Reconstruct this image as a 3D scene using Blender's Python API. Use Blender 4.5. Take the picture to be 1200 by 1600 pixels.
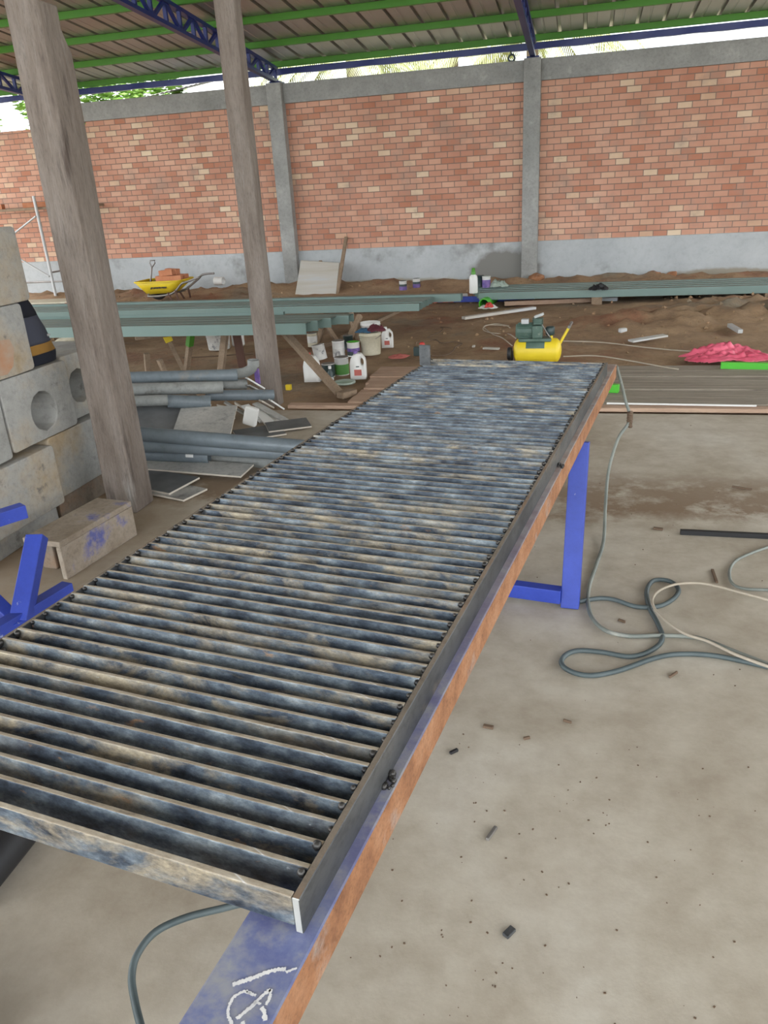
import bpy, math, random
from mathutils import Vector, Matrix, noise
import mathutils
random.seed(7)
for o in list(bpy.data.objects): bpy.data.objects.remove(o)
SC = bpy.context.scene
COL = SC.collection
# ------------------------------------------------------------------ camera
YAW, PITCH, ROLL, FPX, CH = 0.2603, 0.3930, -0.0594, 1204.8, 1.6
_f = Vector((0, math.cos(PITCH), -math.sin(PITCH))); _r = Vector((1, 0, 0)); _u = _r.cross(_f)
_c, _s = math.cos(ROLL), math.sin(ROLL)
_r2 = _c*_r + _s*_u; _u2 = -_s*_r + _c*_u
RZ = Matrix.Rotation(YAW, 3, 'Z')
CR, CU, CF = RZ @ _r2, RZ @ _u2, RZ @ _f
CO = Vector((0, 0, CH))
cd = bpy.data.cameras.new('camera'); cam = bpy.data.objects.new('camera', cd); COL.objects.link(cam)
M4 = Matrix((CR, CU, -CF)).transposed().to_4x4(); M4.translation = CO
cam.matrix_world = M4
cd.sensor_fit = 'VERTICAL'; cd.sensor_height = 24; cd.sensor_width = 18; cd.lens = 24*FPX/1600
cd.clip_start = 0.02; cd.clip_end = 300
SC.camera = cam
# ------------------------------------------------------------------ light
w = bpy.data.worlds.new('World'); SC.world = w; w.use_nodes = True
nt = w.node_tree; bg = nt.nodes['Background']
tc = nt.nodes.new('ShaderNodeTexCoord'); nz = nt.nodes.new('ShaderNodeTexNoise'); nz.inputs['Scale'].default_value = 2.2
nz.inputs['Detail'].default_value = 4
rp = nt.nodes.new('ShaderNodeValToRGB')
rp.color_ramp.elements[0].position = .35; rp.color_ramp.elements[0].color = (.80, .92, 1.0, 1)
rp.color_ramp.elements[1].position = .6; rp.color_ramp.elements[1].color = (1.0, 1.0, 1.0, 1)
nt.links.new(tc.outputs['Generated'], nz.inputs['Vector']); nt.links.new(nz.outputs['Fac'], rp.inputs['Fac'])
nt.links.new(rp.outputs['Color'], bg.inputs['Color'])
dp = nt.nodes.new('ShaderNodeVectorMath'); dp.operation = 'DOT_PRODUCT'; dp.inputs[1].default_value = (-.55, -.75, .35)
gm = nt.nodes.new('ShaderNodeTexCoord'); nt.links.new(gm.outputs['Generated'], dp.inputs[0])
ma_ = nt.nodes.new('ShaderNodeMath'); ma_.operation = 'MULTIPLY_ADD'; ma_.inputs[1].default_value = .35; ma_.inputs[2].default_value = 1.1
nt.links.new(dp.outputs['Value'], ma_.inputs[0]); nt.links.new(ma_.outputs[0], bg.inputs['Strength'])
sd = bpy.data.lights.new('sun', 'SUN'); sd.energy = 0.9; sd.angle = math.radians(25); sd.color = (1, .97, .92)
so = bpy.data.objects.new('sun', sd); COL.objects.link(so)
so.rotation_euler = Vector((-0.6, -0.5, 1.0)).to_track_quat('Z', 'Y').to_euler()
SC.view_settings.view_transform = 'Standard'; SC.view_settings.look = 'None'
SC.view_settings.exposure = 1.9; SC.view_settings.gamma = 1
SC.view_settings.use_curve_mapping = False

# ------------------------------------------------------------------ survey: from a pixel to a point of the place
def ray(px, py): return CF + CR*((px-600)/FPX) - CU*((py-800)/FPX)
def gz(px, py, z=0.0): d = ray(px, py); return CO + d*((z-CH)/d.z)
def gy(px, py, y): d = ray(px, py); return CO + d*(y/d.y)
def gx(px, py, x): d = ray(px, py); return CO + d*(x/d.x)

# ------------------------------------------------------------------ materials
def newmat(name):
    m = bpy.data.materials.new(name); m.use_nodes = True
    return m, m.node_tree, m.node_tree.nodes['Principled BSDF']
def N(nt, t, **k):
    n = nt.nodes.new(t)
    for a, b in k.items():
        if a in n.inputs.keys(): n.inputs[a].default_value = b
        else: setattr(n, a, b)
    return n
def ramp(nt, fac, stops):
    r = nt.nodes.new('ShaderNodeValToRGB'); e = r.color_ramp.elements
    while len(e) < len(stops): e.new(.5)
    for i, (p, c) in enumerate(stops):
        e[i].position = p; e[i].color = (c[0], c[1], c[2], 1)
    nt.links.new(fac, r.inputs['Fac']); return r.outputs['Color']
def coords(nt, stretch=(1, 1, 1), rnd=True):
    t = N(nt, 'ShaderNodeTexCoord'); mp = N(nt, 'ShaderNodeMapping'); mp.inputs['Scale'].default_value = stretch
    nt.links.new(t.outputs['Object'], mp.inputs['Vector'])
    if rnd:
        oi = N(nt, 'ShaderNodeObjectInfo'); mm = N(nt, 'ShaderNodeMath', operation='MULTIPLY'); mm.inputs[1].default_value = 57.3
        nt.links.new(oi.outputs['Random'], mm.inputs[0]); nt.links.new(mm.outputs[0], mp.inputs['Location'])
    return mp.outputs['Vector']
def noise_tex(nt, vec, scale, detail=5, rough=.6, dist=0):
    n = N(nt, 'ShaderNodeTexNoise'); n.inputs['Scale'].default_value = scale; n.inputs['Detail'].default_value = detail
    n.inputs['Roughness'].default_value = rough; n.inputs['Distortion'].default_value = dist
    nt.links.new(vec, n.inputs['Vector']); return n.outputs['Fac']
def mixc(nt, fac, a, b, mode='MIX'):
    m = N(nt, 'ShaderNodeMix', data_type='RGBA', blend_type=mode)
    for s, v in ((0, fac), (6, a), (7, b)):
        if isinstance(v, bpy.types.NodeSocket): nt.links.new(v, m.inputs[s])
        elif s == 0: m.inputs[0].default_value = v
        else: m.inputs[s].default_value = (*v[:3], 1)
    return m.outputs[2]
def mat(name, stops, scale=4, stretch=(1, 1, 1), rough=.7, metal=0, bump=0, bscale=None, detail=6, spots=None, spec=.5, rnd=True, grain=0):
    m, nt, b = newmat(name)
    v = coords(nt, stretch, rnd)
    if isinstance(stops[0], (float, int)): stops = [(.3, stops), (.7, tuple(min(1, c*1.12) for c in stops))]
    f = noise_tex(nt, v, scale, detail)
    c = ramp(nt, f, stops)
    for sp in (spots or []):   # (colour, scale, lo, hi)
        f2 = noise_tex(nt, v, sp[1], 6, .65)
        k = ramp(nt, f2, [(sp[2], (0, 0, 0)), (sp[3], (1, 1, 1))])
        c = mixc(nt, k, c, sp[0])
    if grain:
        gr_ = ramp(nt, noise_tex(nt, v, scale*9, 8, .75), [(.3, (1-grain,)*3), (.5, (1, 1, 1)), (.72, (1+grain*.4,)*3)])
        c = mixc(nt, 1.0, c, gr_, 'MULTIPLY')
    nt.links.new(c, b.inputs['Base Color'])
    b.inputs['Roughness'].default_value = rough; b.inputs['Metallic'].default_value = metal
    b.inputs['Specular IOR Level'].default_value = spec
    if bump:
        f3 = noise_tex(nt, v, bscale or scale*4, 8, .7)
        bp = N(nt, 'ShaderNodeBump'); bp.inputs['Strength'].default_value = bump; bp.inputs['Distance'].default_value = .02
        nt.links.new(f3, bp.inputs['Height']); nt.links.new(bp.outputs[0], b.inputs['Normal'])
    return m
MT = {}
# concrete slab floor: beige cement with dust, damp patches and a brown dirt belt
def floor_mat():
    m, nt, b = newmat('slab_cement')
    v = coords(nt, (1, 1, 1), False)
    c = ramp(nt, noise_tex(nt, v, 1.1, 7, .6, .4), [(.32, (.37, .315, .245)), (.5, (.49, .44, .365)), (.68, (.58, .54, .475))])
    c2 = ramp(nt, noise_tex(nt, v, 7, 8, .7), [(.35, (.84, .82, .79)), (.62, (1.04, 1.05, 1.05))])
    c = mixc(nt, 1.0, c, c2, 'MULTIPLY')
    sx = N(nt, 'ShaderNodeSeparateXYZ'); nt.links.new(v, sx.inputs[0])
    # belt of soil trodden over the slab around y = 4.2
    wob = noise_tex(nt, v, 2.5, 6, .7)
    ad = N(nt, 'ShaderNodeMath', operation='MULTIPLY_ADD'); ad.inputs[1].default_value = .9
    nt.links.new(wob, ad.inputs[0]); nt.links.new(sx.outputs['Y'], ad.inputs[2])
    belt = ramp(nt, ad.outputs[0], [(0, (0, 0, 0)), (1, (0, 0, 0))])
    mr = N(nt, 'ShaderNodeMapRange'); mr.inputs['From Min'].default_value = 4.15; mr.inputs['From Max'].default_value = 5.2
    nt.links.new(ad.outputs[0], mr.inputs['Value'])
    k = ramp(nt, mr.outputs[0], [(0, (0, 0, 0)), (.2, (.95, .95, .95)), (.5, (.8, .8, .8)), (.85, (.0, .0, .0))])
    kk = mixc(nt, 1.0, k, ramp(nt, noise_tex(nt, v, 5, 6, .7), [(.34, (0, 0, 0)), (.52, (1, 1, 1))]), 'MULTIPLY')
    c = mixc(nt, kk, c, (.215, .145, .09))
    # dirt towards the block pile on the left
    mr2 = N(nt, 'ShaderNodeMapRange'); mr2.inputs['From Min'].default_value = -1.5; mr2.inputs['From Max'].default_value = -2.4
    ad2 = N(nt, 'ShaderNodeMath', operation='MULTIPLY_ADD'); ad2.inputs[1].default_value = .8
    nt.links.new(wob, ad2.inputs[0]); nt.links.new(sx.outputs['X'], ad2.inputs[2]); nt.links.new(ad2.outputs[0], mr2.inputs['Value'])
    c = mixc(nt, mr2.outputs[0], c, (.28, .2, .13))
    # small dark crumbs
    vo = N(nt, 'ShaderNodeTexVoronoi'); vo.inputs['Scale'].default_value = 9; nt.links.new(v, vo.inputs['Vector'])
    cr = ramp(nt, vo.outputs['Distance'], [(.012, (.7, .7, .7)), (.024, (0, 0, 0))])
    cr2 = mixc(nt, 1, cr, ramp(nt, noise_tex(nt, v, 3, 2), [(.5, (0, 0, 0)), (.56, (1, 1, 1))]), 'MULTIPLY')
    c = mixc(nt, cr2, c, (.12, .09, .07))
    nt.links.new(c, b.inputs['Base Color']); b.inputs['Roughness'].default_value = .72
    bp = N(nt, 'ShaderNodeBump'); bp.inputs['Strength'].default_value = .25; bp.inputs['Distance'].default_value = .01
    nt.links.new(noise_tex(nt, v, 6, 9, .7), bp.inputs['Height']); nt.links.new(bp.outputs[0], b.inputs['Normal'])
    return m
MT['slab'] = floor_mat()
MT['soil'] = mat('bare_soil', [(.3, (.19, .115, .065)), (.5, (.30, .195, .11)), (.7, (.40, .275, .165))], 1.3, rough=.95, bump=.8, bscale=9, rnd=False, grain=0.3,
                 spots=[((.25, .11, .06), .8, .52, .66), ((.22, .19, .14), .55, .55, .68)])
MT['outside'] = mat('outside_soil', [(.3, (.2, .17, .1)), (.7, (.3, .28, .18))], .5, rough=.95)
def brick_mat():
    m, nt, b = newmat('brickwork')
    v = coords(nt, (1, 1, 1), False)
    sx = N(nt, 'ShaderNodeSeparateXYZ'); nt.links.new(v, sx.inputs[0])
    cb = N(nt, 'ShaderNodeCombineXYZ'); nt.links.new(sx.outputs['X'], cb.inputs['X']); nt.links.new(sx.outputs['Z'], cb.inputs['Y'])
    bt = N(nt, 'ShaderNodeTexBrick'); nt.links.new(cb.outputs[0], bt.inputs['Vector'])
    for k_, v_ in (('Scale', 1), ('Brick Width', .222), ('Row Height', .0945), ('Mortar Size', .0062), ('Mortar Smooth', .1), ('Bias', 0)): bt.inputs[k_].default_value = v_
    bt.inputs['Color1'].default_value = (0, 0, 0, 1); bt.inputs['Color2'].default_value = (1, 1, 1, 1); bt.inputs['Mortar'].default_value = (.5, .5, .5, 1)
    c = ramp(nt, bt.outputs['Color'], [(0, (.46, .20, .125)), (.2, (.52, .265, .185)), (.6, (.57, .315, .225)), (.86, (.60, .35, .25)), (.94, (.62, .43, .30)), (1, (.70, .56, .41))])
    big = ramp(nt, noise_tex(nt, v, .8, 5, .6), [(.35, (.86, .78, .74)), (.65, (1.08, 1.1, 1.1))])
    c = mixc(nt, 1, c, big, 'MULTIPLY')
    # dark soot and cement smears
    st = ramp(nt, noise_tex(nt, v, 2.2, 5, .65), [(.55, (0, 0, 0)), (.72, (.6, .6, .6))])
    c = mixc(nt, st, c, (.33, .25, .2))
    c = mixc(nt, bt.outputs['Fac'], c, (.24, .17, .14))
    nt.links.new(c, b.inputs['Base Color']); b.inputs['Roughness'].default_value = .9
    bp = N(nt, 'ShaderNodeBump', invert=True); bp.inputs['Strength'].default_value = .7; bp.inputs['Distance'].default_value = .01
    nt.links.new(bt.outputs['Fac'], bp.inputs['Height']); nt.links.new(bp.outputs[0], b.inputs['Normal'])
    return m
MT['brick'] = brick_mat()
MT['concrete'] = mat('cast_concrete', [(.3, (.25, .25, .24)), (.7, (.36, .36, .345))], 2.5, rough=.9, bump=.15, spots=[((.42, .41, .39), 5, .6, .75), ((.17, .17, .165), 1.6, .62, .78)], grain=0.25)
MT['plinth'] = mat('grey_render', [(.3, (.38, .40, .41)), (.7, (.48, .50, .51))], 1.3, rough=.9, rnd=False, spots=[((.23, .23, .22), .45, .60, .68)], grain=0.12)
def plinth_mat():
    m = MT['plinth']; nt = m.node_tree; b = nt.nodes['Principled BSDF']
    src = b.inputs['Base Color'].links[0].from_socket
    t = N(nt, 'ShaderNodeTexCoord'); v = t.outputs['Object']
    out = src
    for cx_, cz_, w_, h_, col in ((-1.35, .12, .62, .5, (.20, .195, .18)), (2.4, .0, 1.2, .14, (.30, .27, .22)), (-4, .0, 2.5, .12, (.36, .33, .27))):
        mp = N(nt, 'ShaderNodeMapping'); mp.inputs['Location'].default_value = (-cx_/w_, 0, -cz_/h_); mp.inputs['Scale'].default_value = (1/w_, 0, 1/h_)
        nt.links.new(v, mp.inputs['Vector'])
        ln = N(nt, 'ShaderNodeVectorMath', operation='LENGTH'); nt.links.new(mp.outputs[0], ln.inputs[0])
        ad = N(nt, 'ShaderNodeMath', operation='MULTIPLY_ADD'); ad.inputs[1].default_value = 1.1
        nt.links.new(noise_tex(nt, v, 2.2, 6, .6), ad.inputs[0]); nt.links.new(ln.outputs['Value'], ad.inputs[2])
        k = ramp(nt, ad.outputs[0], [(0, (0, 0, 0)), (1, (0, 0, 0))])
        mr = N(nt, 'ShaderNodeMapRange'); mr.inputs['From Min'].default_value = 1.62; mr.inputs['From Max'].default_value = 1.35
        nt.links.new(ad.outputs[0], mr.inputs['Value'])
        out = mixc(nt, mr.outputs[0], out, col)
    nt.links.new(out, b.inputs['Base Color'])
plinth_mat()
MT['sheet'] = mat('galvanised_sheet', [(.3, (.36, .35, .34)), (.7, (.50, .49, .48))], 1.2, (1, .25, 1), rough=.42, metal=.75, spots=[((.42, .3, .22), .5, .6, .75)])
MT['green'] = mat('green_paint', (.075, .25, .03), 3, rough=.45)
MT['lime'] = mat('lime_green_paint', (.07, .42, .03), 3, rough=.4)
MT['navy'] = mat('navy_paint', (.018, .028, .16), 5, rough=.4)
MT['bluep'] = mat('blue_paint', [(.3, (.022, .045, .30)), (.7, (.035, .068, .42))], 6, rough=.45, spots=[((.35, .38, .5), 16, .67, .72)], grain=0.12)
MT['wood'] = mat('weathered_timber', [(.25, (.12, .092, .075)), (.5, (.20, .165, .14)), (.75, (.26, .225, .20))], 3.0, (5, 5, .7), rough=.85, bump=.4, bscale=10, grain=0.4,
                 spots=[((.07, .05, .04), 1.5, .58, .70), ((.33, .31, .29), 2.2, .62, .75)])
MT['plank'] = mat('grey_plank', [(.25, (.17, .14, .11)), (.5, (.28, .24, .19)), (.75, (.38, .33, .27))], 3, (.5, 8, 8), rough=.85, bump=.35, bscale=8, spots=[((.10, .08, .06), 1.2, .63, .72)], grain=0.35)
MT['plankpink'] = mat('fresh_plank', [(.25, (.36, .22, .15)), (.7, (.52, .37, .27))], 3, (.5, 8, 8), rough=.85, bump=.3, bscale=8, spots=[((.2, .11, .08), 1.2, .6, .7)], grain=0.3)
MT['stick'] = mat('rough_stick', [(.25, (.19, .13, .085)), (.75, (.34, .25, .17))], 6, rough=.85, bump=.4, grain=0.3)
MT['block'] = mat('precast_concrete', [(.3, (.27, .27, .255)), (.7, (.42, .42, .405))], 3, rough=.92, bump=.3, bscale=14, spots=[((.36, .28, .18), 1.5, .50, .68), ((.13, .125, .12), 7, .62, .72)], grain=0.25)
MT['blockrust'] = mat('rust_stained_concrete', [(.3, (.17, .14, .11)), (.7, (.28, .23, .18))], 3, rough=.92, bump=.3, spots=[((.24, .14, .08), 3, .5, .65)], grain=0.35)
MT['rust'] = mat('rusted_steel', [(.3, (.20, .085, .04)), (.5, (.33, .15, .07)), (.7, (.42, .22, .12))], 14, rough=.9, bump=.3, bscale=80, spots=[((.36, .29, .25), 6, .58, .70)], grain=0.4)
MT['pvc'] = mat('grey_plastic_pipe', [(.3, (.13, .16, .185)), (.7, (.19, .225, .25))], 2, rough=.38, spots=[((.28, .25, .21), 3, .6, .75)], grain=0.2)
MT['pvcdust'] = mat('dusty_plastic_pipe', [(.3, (.20, .21, .205)), (.7, (.30, .31, .30))], 3, rough=.6, spots=[((.14, .13, .12), 5, .6, .7)], grain=0.25)
MT['dark'] = mat('dark_void', (.02, .02, .02), 3, rough=.9)
MT['tile'] = mat('floor_tile', [(.3, (.33, .33, .32)), (.7, (.50, .49, .46))], 4, rough=.5, spots=[((.15, .15, .15), 3, .56, .66)], grain=0.3)
MT['tileback'] = mat('tile_edge', (.55, .5, .43), 5, rough=.8)
MT['tiledark'] = mat('dark_tile', [(.3, (.085, .09, .095)), (.7, (.17, .175, .18))], 5, rough=.5)
MT['gsheet'] = mat('grey_green_coated_metal', [(.3, (.14, .21, .19)), (.7, (.18, .25, .23))], 1.5, rough=.5, metal=.1)
MT['gsheetin'] = mat('olive_underside', [(.3, (.17, .20, .14)), (.7, (.22, .25, .18))], 2, rough=.6)
MT['yellow'] = mat('yellow_paint', [(.3, (.68, .50, .02)), (.7, (.82, .62, .03))], 4, rough=.45, spots=[((.5, .38, .08), 8, .66, .75)])
MT['motor'] = mat('dark_green_motor', [(.3, (.06, .11, .085)), (.7, (.11, .17, .14))], 9, rough=.5, spots=[((.24, .27, .22), 12, .6, .72)])
MT['black'] = mat('black_rubber', (.015, .015, .017), 4, rough=.6)
MT['steel'] = mat('dull_steel', [(.3, (.2, .19, .18)), (.7, (.34, .32, .3))], 6, rough=.5, metal=.6)
MT['browniron'] = mat('brown_iron', (.10, .05, .035), 6, rough=.8)
MT['white'] = mat('white_plastic', (.68, .68, .66), 5, rough=.4)
MT['cream'] = mat('cream_bucket', [(.3, (.50, .46, .34)), (.7, (.62, .58, .46))], 7, rough=.6, spots=[((.32, .3, .26), 9, .62, .7)], grain=0.15)
MT['canw'] = mat('painted_can', [(.3, (.50, .50, .48)), (.7, (.66, .65, .62))], 14, rough=.45, spots=[((.22, .22, .23), 16, .58, .66)])
MT['cangrn'] = mat('green_label', (.09, .26, .06), 8, rough=.45, spots=[((.5, .55, .45), 14, .6, .66)])
MT['candk'] = mat('dark_label', (.03, .05, .05), 8, rough=.4)
MT['purple'] = mat('violet_label', [(.3, (.06, .04, .22)), (.7, (.24, .14, .36))], 14, rough=.45)
MT['red'] = mat('red_plastic', (.55, .06, .05), 8, rough=.5)
MT['pinkbag'] = mat('pink_plastic_sheet', [(.3, (.52, .05, .10)), (.7, (.78, .16, .24))], 5, rough=.4)
MT['pinkrag'] = mat('pink_rag', (.42, .12, .10), 8, rough=.9)
MT['bluecloth'] = mat('blue_cloth', (.04, .11, .19), 8, rough=.9)
MT['maroon'] = mat('maroon_cloth', (.10, .02, .03), 8, rough=.9)
MT['hose'] = mat('grey_green_hose', [(.3, (.13, .15, .14)), (.7, (.27, .29, .26))], 4, rough=.55, spots=[((.4, .4, .36), 3, .6, .7)])
MT['hosedark'] = mat('dark_hose', [(.3, (.05, .07, .075)), (.7, (.11, .14, .145))], 4, rough=.5)
MT['hosepale'] = mat('pale_cord', [(.3, (.36, .31, .24)), (.7, (.48, .42, .34))], 4, rough=.7)
MT['cordbrown'] = mat('brown_cord', (.13, .085, .055), 4, rough=.8)
MT['chalk'] = mat('chalk', [(.3, (.72, .72, .74)), (.7, (.9, .9, .9))], 60, rough=1)
MT['hollowbrick'] = mat('clay_brick', [(.3, (.46, .17, .08)), (.7, (.60, .27, .15))], 5, rough=.9)
MT['navycloth'] = mat('black_fabric', (.010, .012, .022), 9, rough=.9)
MT['greycloth'] = mat('slate_fabric', (.055, .06, .085), 9, rough=.9)
MT['mustard'] = mat('mustard_fabric', (.30, .16, .035), 9, rough=.9)
MT['ply'] = mat('plywood_board', [(.3, (.44, .40, .32)), (.55, (.52, .50, .46)), (.7, (.50, .54, .58))], 1.6, (.35, 1, 5), rough=.8)
MT['glass'] = mat('greenish_lid', (.30, .36, .31), 5, rough=.3)
MT['leaf'] = mat('leaf_green', [(.3, (.10, .22, .03)), (.7, (.26, .42, .08))], 2, rough=.6)
MT['palm'] = mat('palm_leaf', [(.3, (.30, .36, .13)), (.7, (.52, .54, .26))], 1, rough=.6)
MT['bark'] = mat('bark', (.16, .12, .08), 5, rough=.9)
MT['weld'] = mat('weld_metal', [(.3, (.018, .018, .02)), (.7, (.09, .085, .08))], 40, rough=.35, metal=.6)
MT['greywall'] = mat('pale_metal', (.45, .46, .46), 3, rough=.5, metal=.3)

def bar_mat(name, top=False):
    m, nt, b = newmat(name)
    t = N(nt, 'ShaderNodeTexCoord'); mp = N(nt, 'ShaderNodeMapping'); mp.inputs['Scale'].default_value = (4.2, 9, 9)
    oi = N(nt, 'ShaderNodeObjectInfo'); mm = N(nt, 'ShaderNodeMath', operation='MULTIPLY'); mm.inputs[1].default_value = 91.7
    nt.links.new(oi.outputs['Random'], mm.inputs[0]); nt.links.new(mm.outputs[0], mp.inputs['Location'])
    nt.links.new(t.outputs['Object'], mp.inputs['Vector']); v = mp.outputs['Vector']
    if top:
        c = ramp(nt, noise_tex(nt, v, 5, 7, .7), [(.28, (.20, .18, .16)), (.42, (.46, .39, .30)), (.6, (.62, .56, .46)), (.78, (.80, .78, .73))])
        b.inputs['Roughness'].default_value = .55; b.inputs['Metallic'].default_value = .25
        # chalk tick near the right end of each bar
        s2 = N(nt, 'ShaderNodeSeparateXYZ'); nt.links.new(t.outputs['Object'], s2.inputs[0])
        ma = N(nt, 'ShaderNodeMath', operation='MULTIPLY_ADD'); ma.inputs[1].default_value = 2.2
        nt.links.new(s2.outputs['Y'], ma.inputs[0]); nt.links.new(s2.outputs['X'], ma.inputs[2])
        sb = N(nt, 'ShaderNodeMath', operation='SUBTRACT'); sb.inputs[1].default_value = .795; nt.links.new(ma.outputs[0], sb.inputs[0])
        ab = N(nt, 'ShaderNodeMath', operation='ABSOLUTE'); nt.links.new(sb.outputs[0], ab.inputs[0])
        k = ramp(nt, ab.outputs[0], [(.002, (.9, .9, .9)), (.004, (0, 0, 0))])
        c = mixc(nt, k, c, (.9, .9, .9))
    else:
        base = ramp(nt, noise_tex(nt, v, 2.6, 8, .68), [(.34, (.018, .023, .034)), (.45, (.055, .073, .10)), (.56, (.13, .16, .19)), (.70, (.28, .315, .33))])
        dust = ramp(nt, noise_tex(nt, v, 1.5, 8, .68, .5), [(.47, (0, 0, 0)), (.64, (.85, .85, .85))])
        # some bars are dustier than others
        rr = ramp(nt, oi.outputs['Random'], [(.25, (.06, .06, .06)), (.8, (1.25, 1.25, 1.25))])
        dust = mixc(nt, 1, dust, rr, 'MULTIPLY')
        c = mixc(nt, dust, base, (.34, .29, .21))
        rs = ramp(nt, noise_tex(nt, v, 3.1, 5, .6), [(.66, (0, 0, 0)), (.74, (.8, .8, .8))])
        c = mixc(nt, rs, c, (.36, .20, .09))
        ch = ramp(nt, noise_tex(nt, v, 7, 8, .75), [(.64, (0, 0, 0)), (.72, (.8, .8, .8))])
        fg = ramp(nt, noise_tex(nt, v, 16, 8, .8), [(.35, (.68, .68, .68)), (.6, (1.3, 1.3, 1.3))])
        c = mixc(nt, 1.0, c, fg, 'MULTIPLY')
        c = mixc(nt, ch, c, (.5, .53, .55))
        b.inputs['Roughness'].default_value = .48; b.inputs['Metallic'].default_value = .35
    nt.links.new(c, b.inputs['Base Color'])
    bp = N(nt, 'ShaderNodeBump'); bp.inputs['Strength'].default_value = .15; bp.inputs['Distance'].default_value = .004
    nt.links.new(noise_tex(nt, v, 14, 6, .7), bp.inputs['Height']); nt.links.new(bp.outputs[0], b.inputs['Normal'])
    return m
MT['bar'] = bar_mat('mill_scale_steel'); MT['bartop'] = bar_mat('worn_steel_edge', True)
def beam_mat():
    m, nt, b = newmat('faded_blue_beam')
    t = N(nt, 'ShaderNodeTexCoord'); v = t.outputs['Object']
    c = ramp(nt, noise_tex(nt, v, 11, 9, .72), [(.36, (.075, .115, .36)), (.5, (.15, .20, .42)), (.64, (.30, .33, .42))])
    s = N(nt, 'ShaderNodeSeparateXYZ'); nt.links.new(v, s.inputs[0])
    wob = noise_tex(nt, v, 3.5, 5, .7)
    ad = N(nt, 'ShaderNodeMath', operation='MULTIPLY_ADD'); ad.inputs[1].default_value = 1.4
    nt.links.new(wob, ad.inputs[0]); nt.links.new(s.outputs['Y'], ad.inputs[2])
    k = ramp(nt, ad.outputs[0], [(0, (0, 0, 0)), (1, (1, 1, 1))])
    mr = N(nt, 'ShaderNodeMapRange'); mr.inputs['From Min'].default_value = .8; mr.inputs['From Max'].default_value = 3.3
    nt.links.new(ad.outputs[0], mr.inputs['Value'])
    c = mixc(nt, mr.outputs[0], c, ramp(nt, noise_tex(nt, v, 12, 5), [(.35, (.30, .22, .19)), (.65, (.46, .40, .37))]))
    g = ramp(nt, noise_tex(nt, v, 6, 9, .72), [(.50, (0, 0, 0)), (.62, (.85, .85, .85))])
    c = mixc(nt, g, c, (.36, .36, .36))
    nt.links.new(c, b.inputs['Base Color']); b.inputs['Roughness'].default_value = .6
    return m
MT['beam'] = beam_mat()
MT['rail'] = mat('dark_flat_bar', [(.3, (.045, .048, .055)), (.55, (.10, .105, .11)), (.75, (.19, .18, .17))], 6, (1, .5, 1), rough=.45, metal=.4, spots=[((.25, .2, .15), 5, .62, .72)], grain=0.5)
MT['railend'] = mat('cut_steel', (.45, .45, .43), 30, rough=.5, metal=.3)

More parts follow.
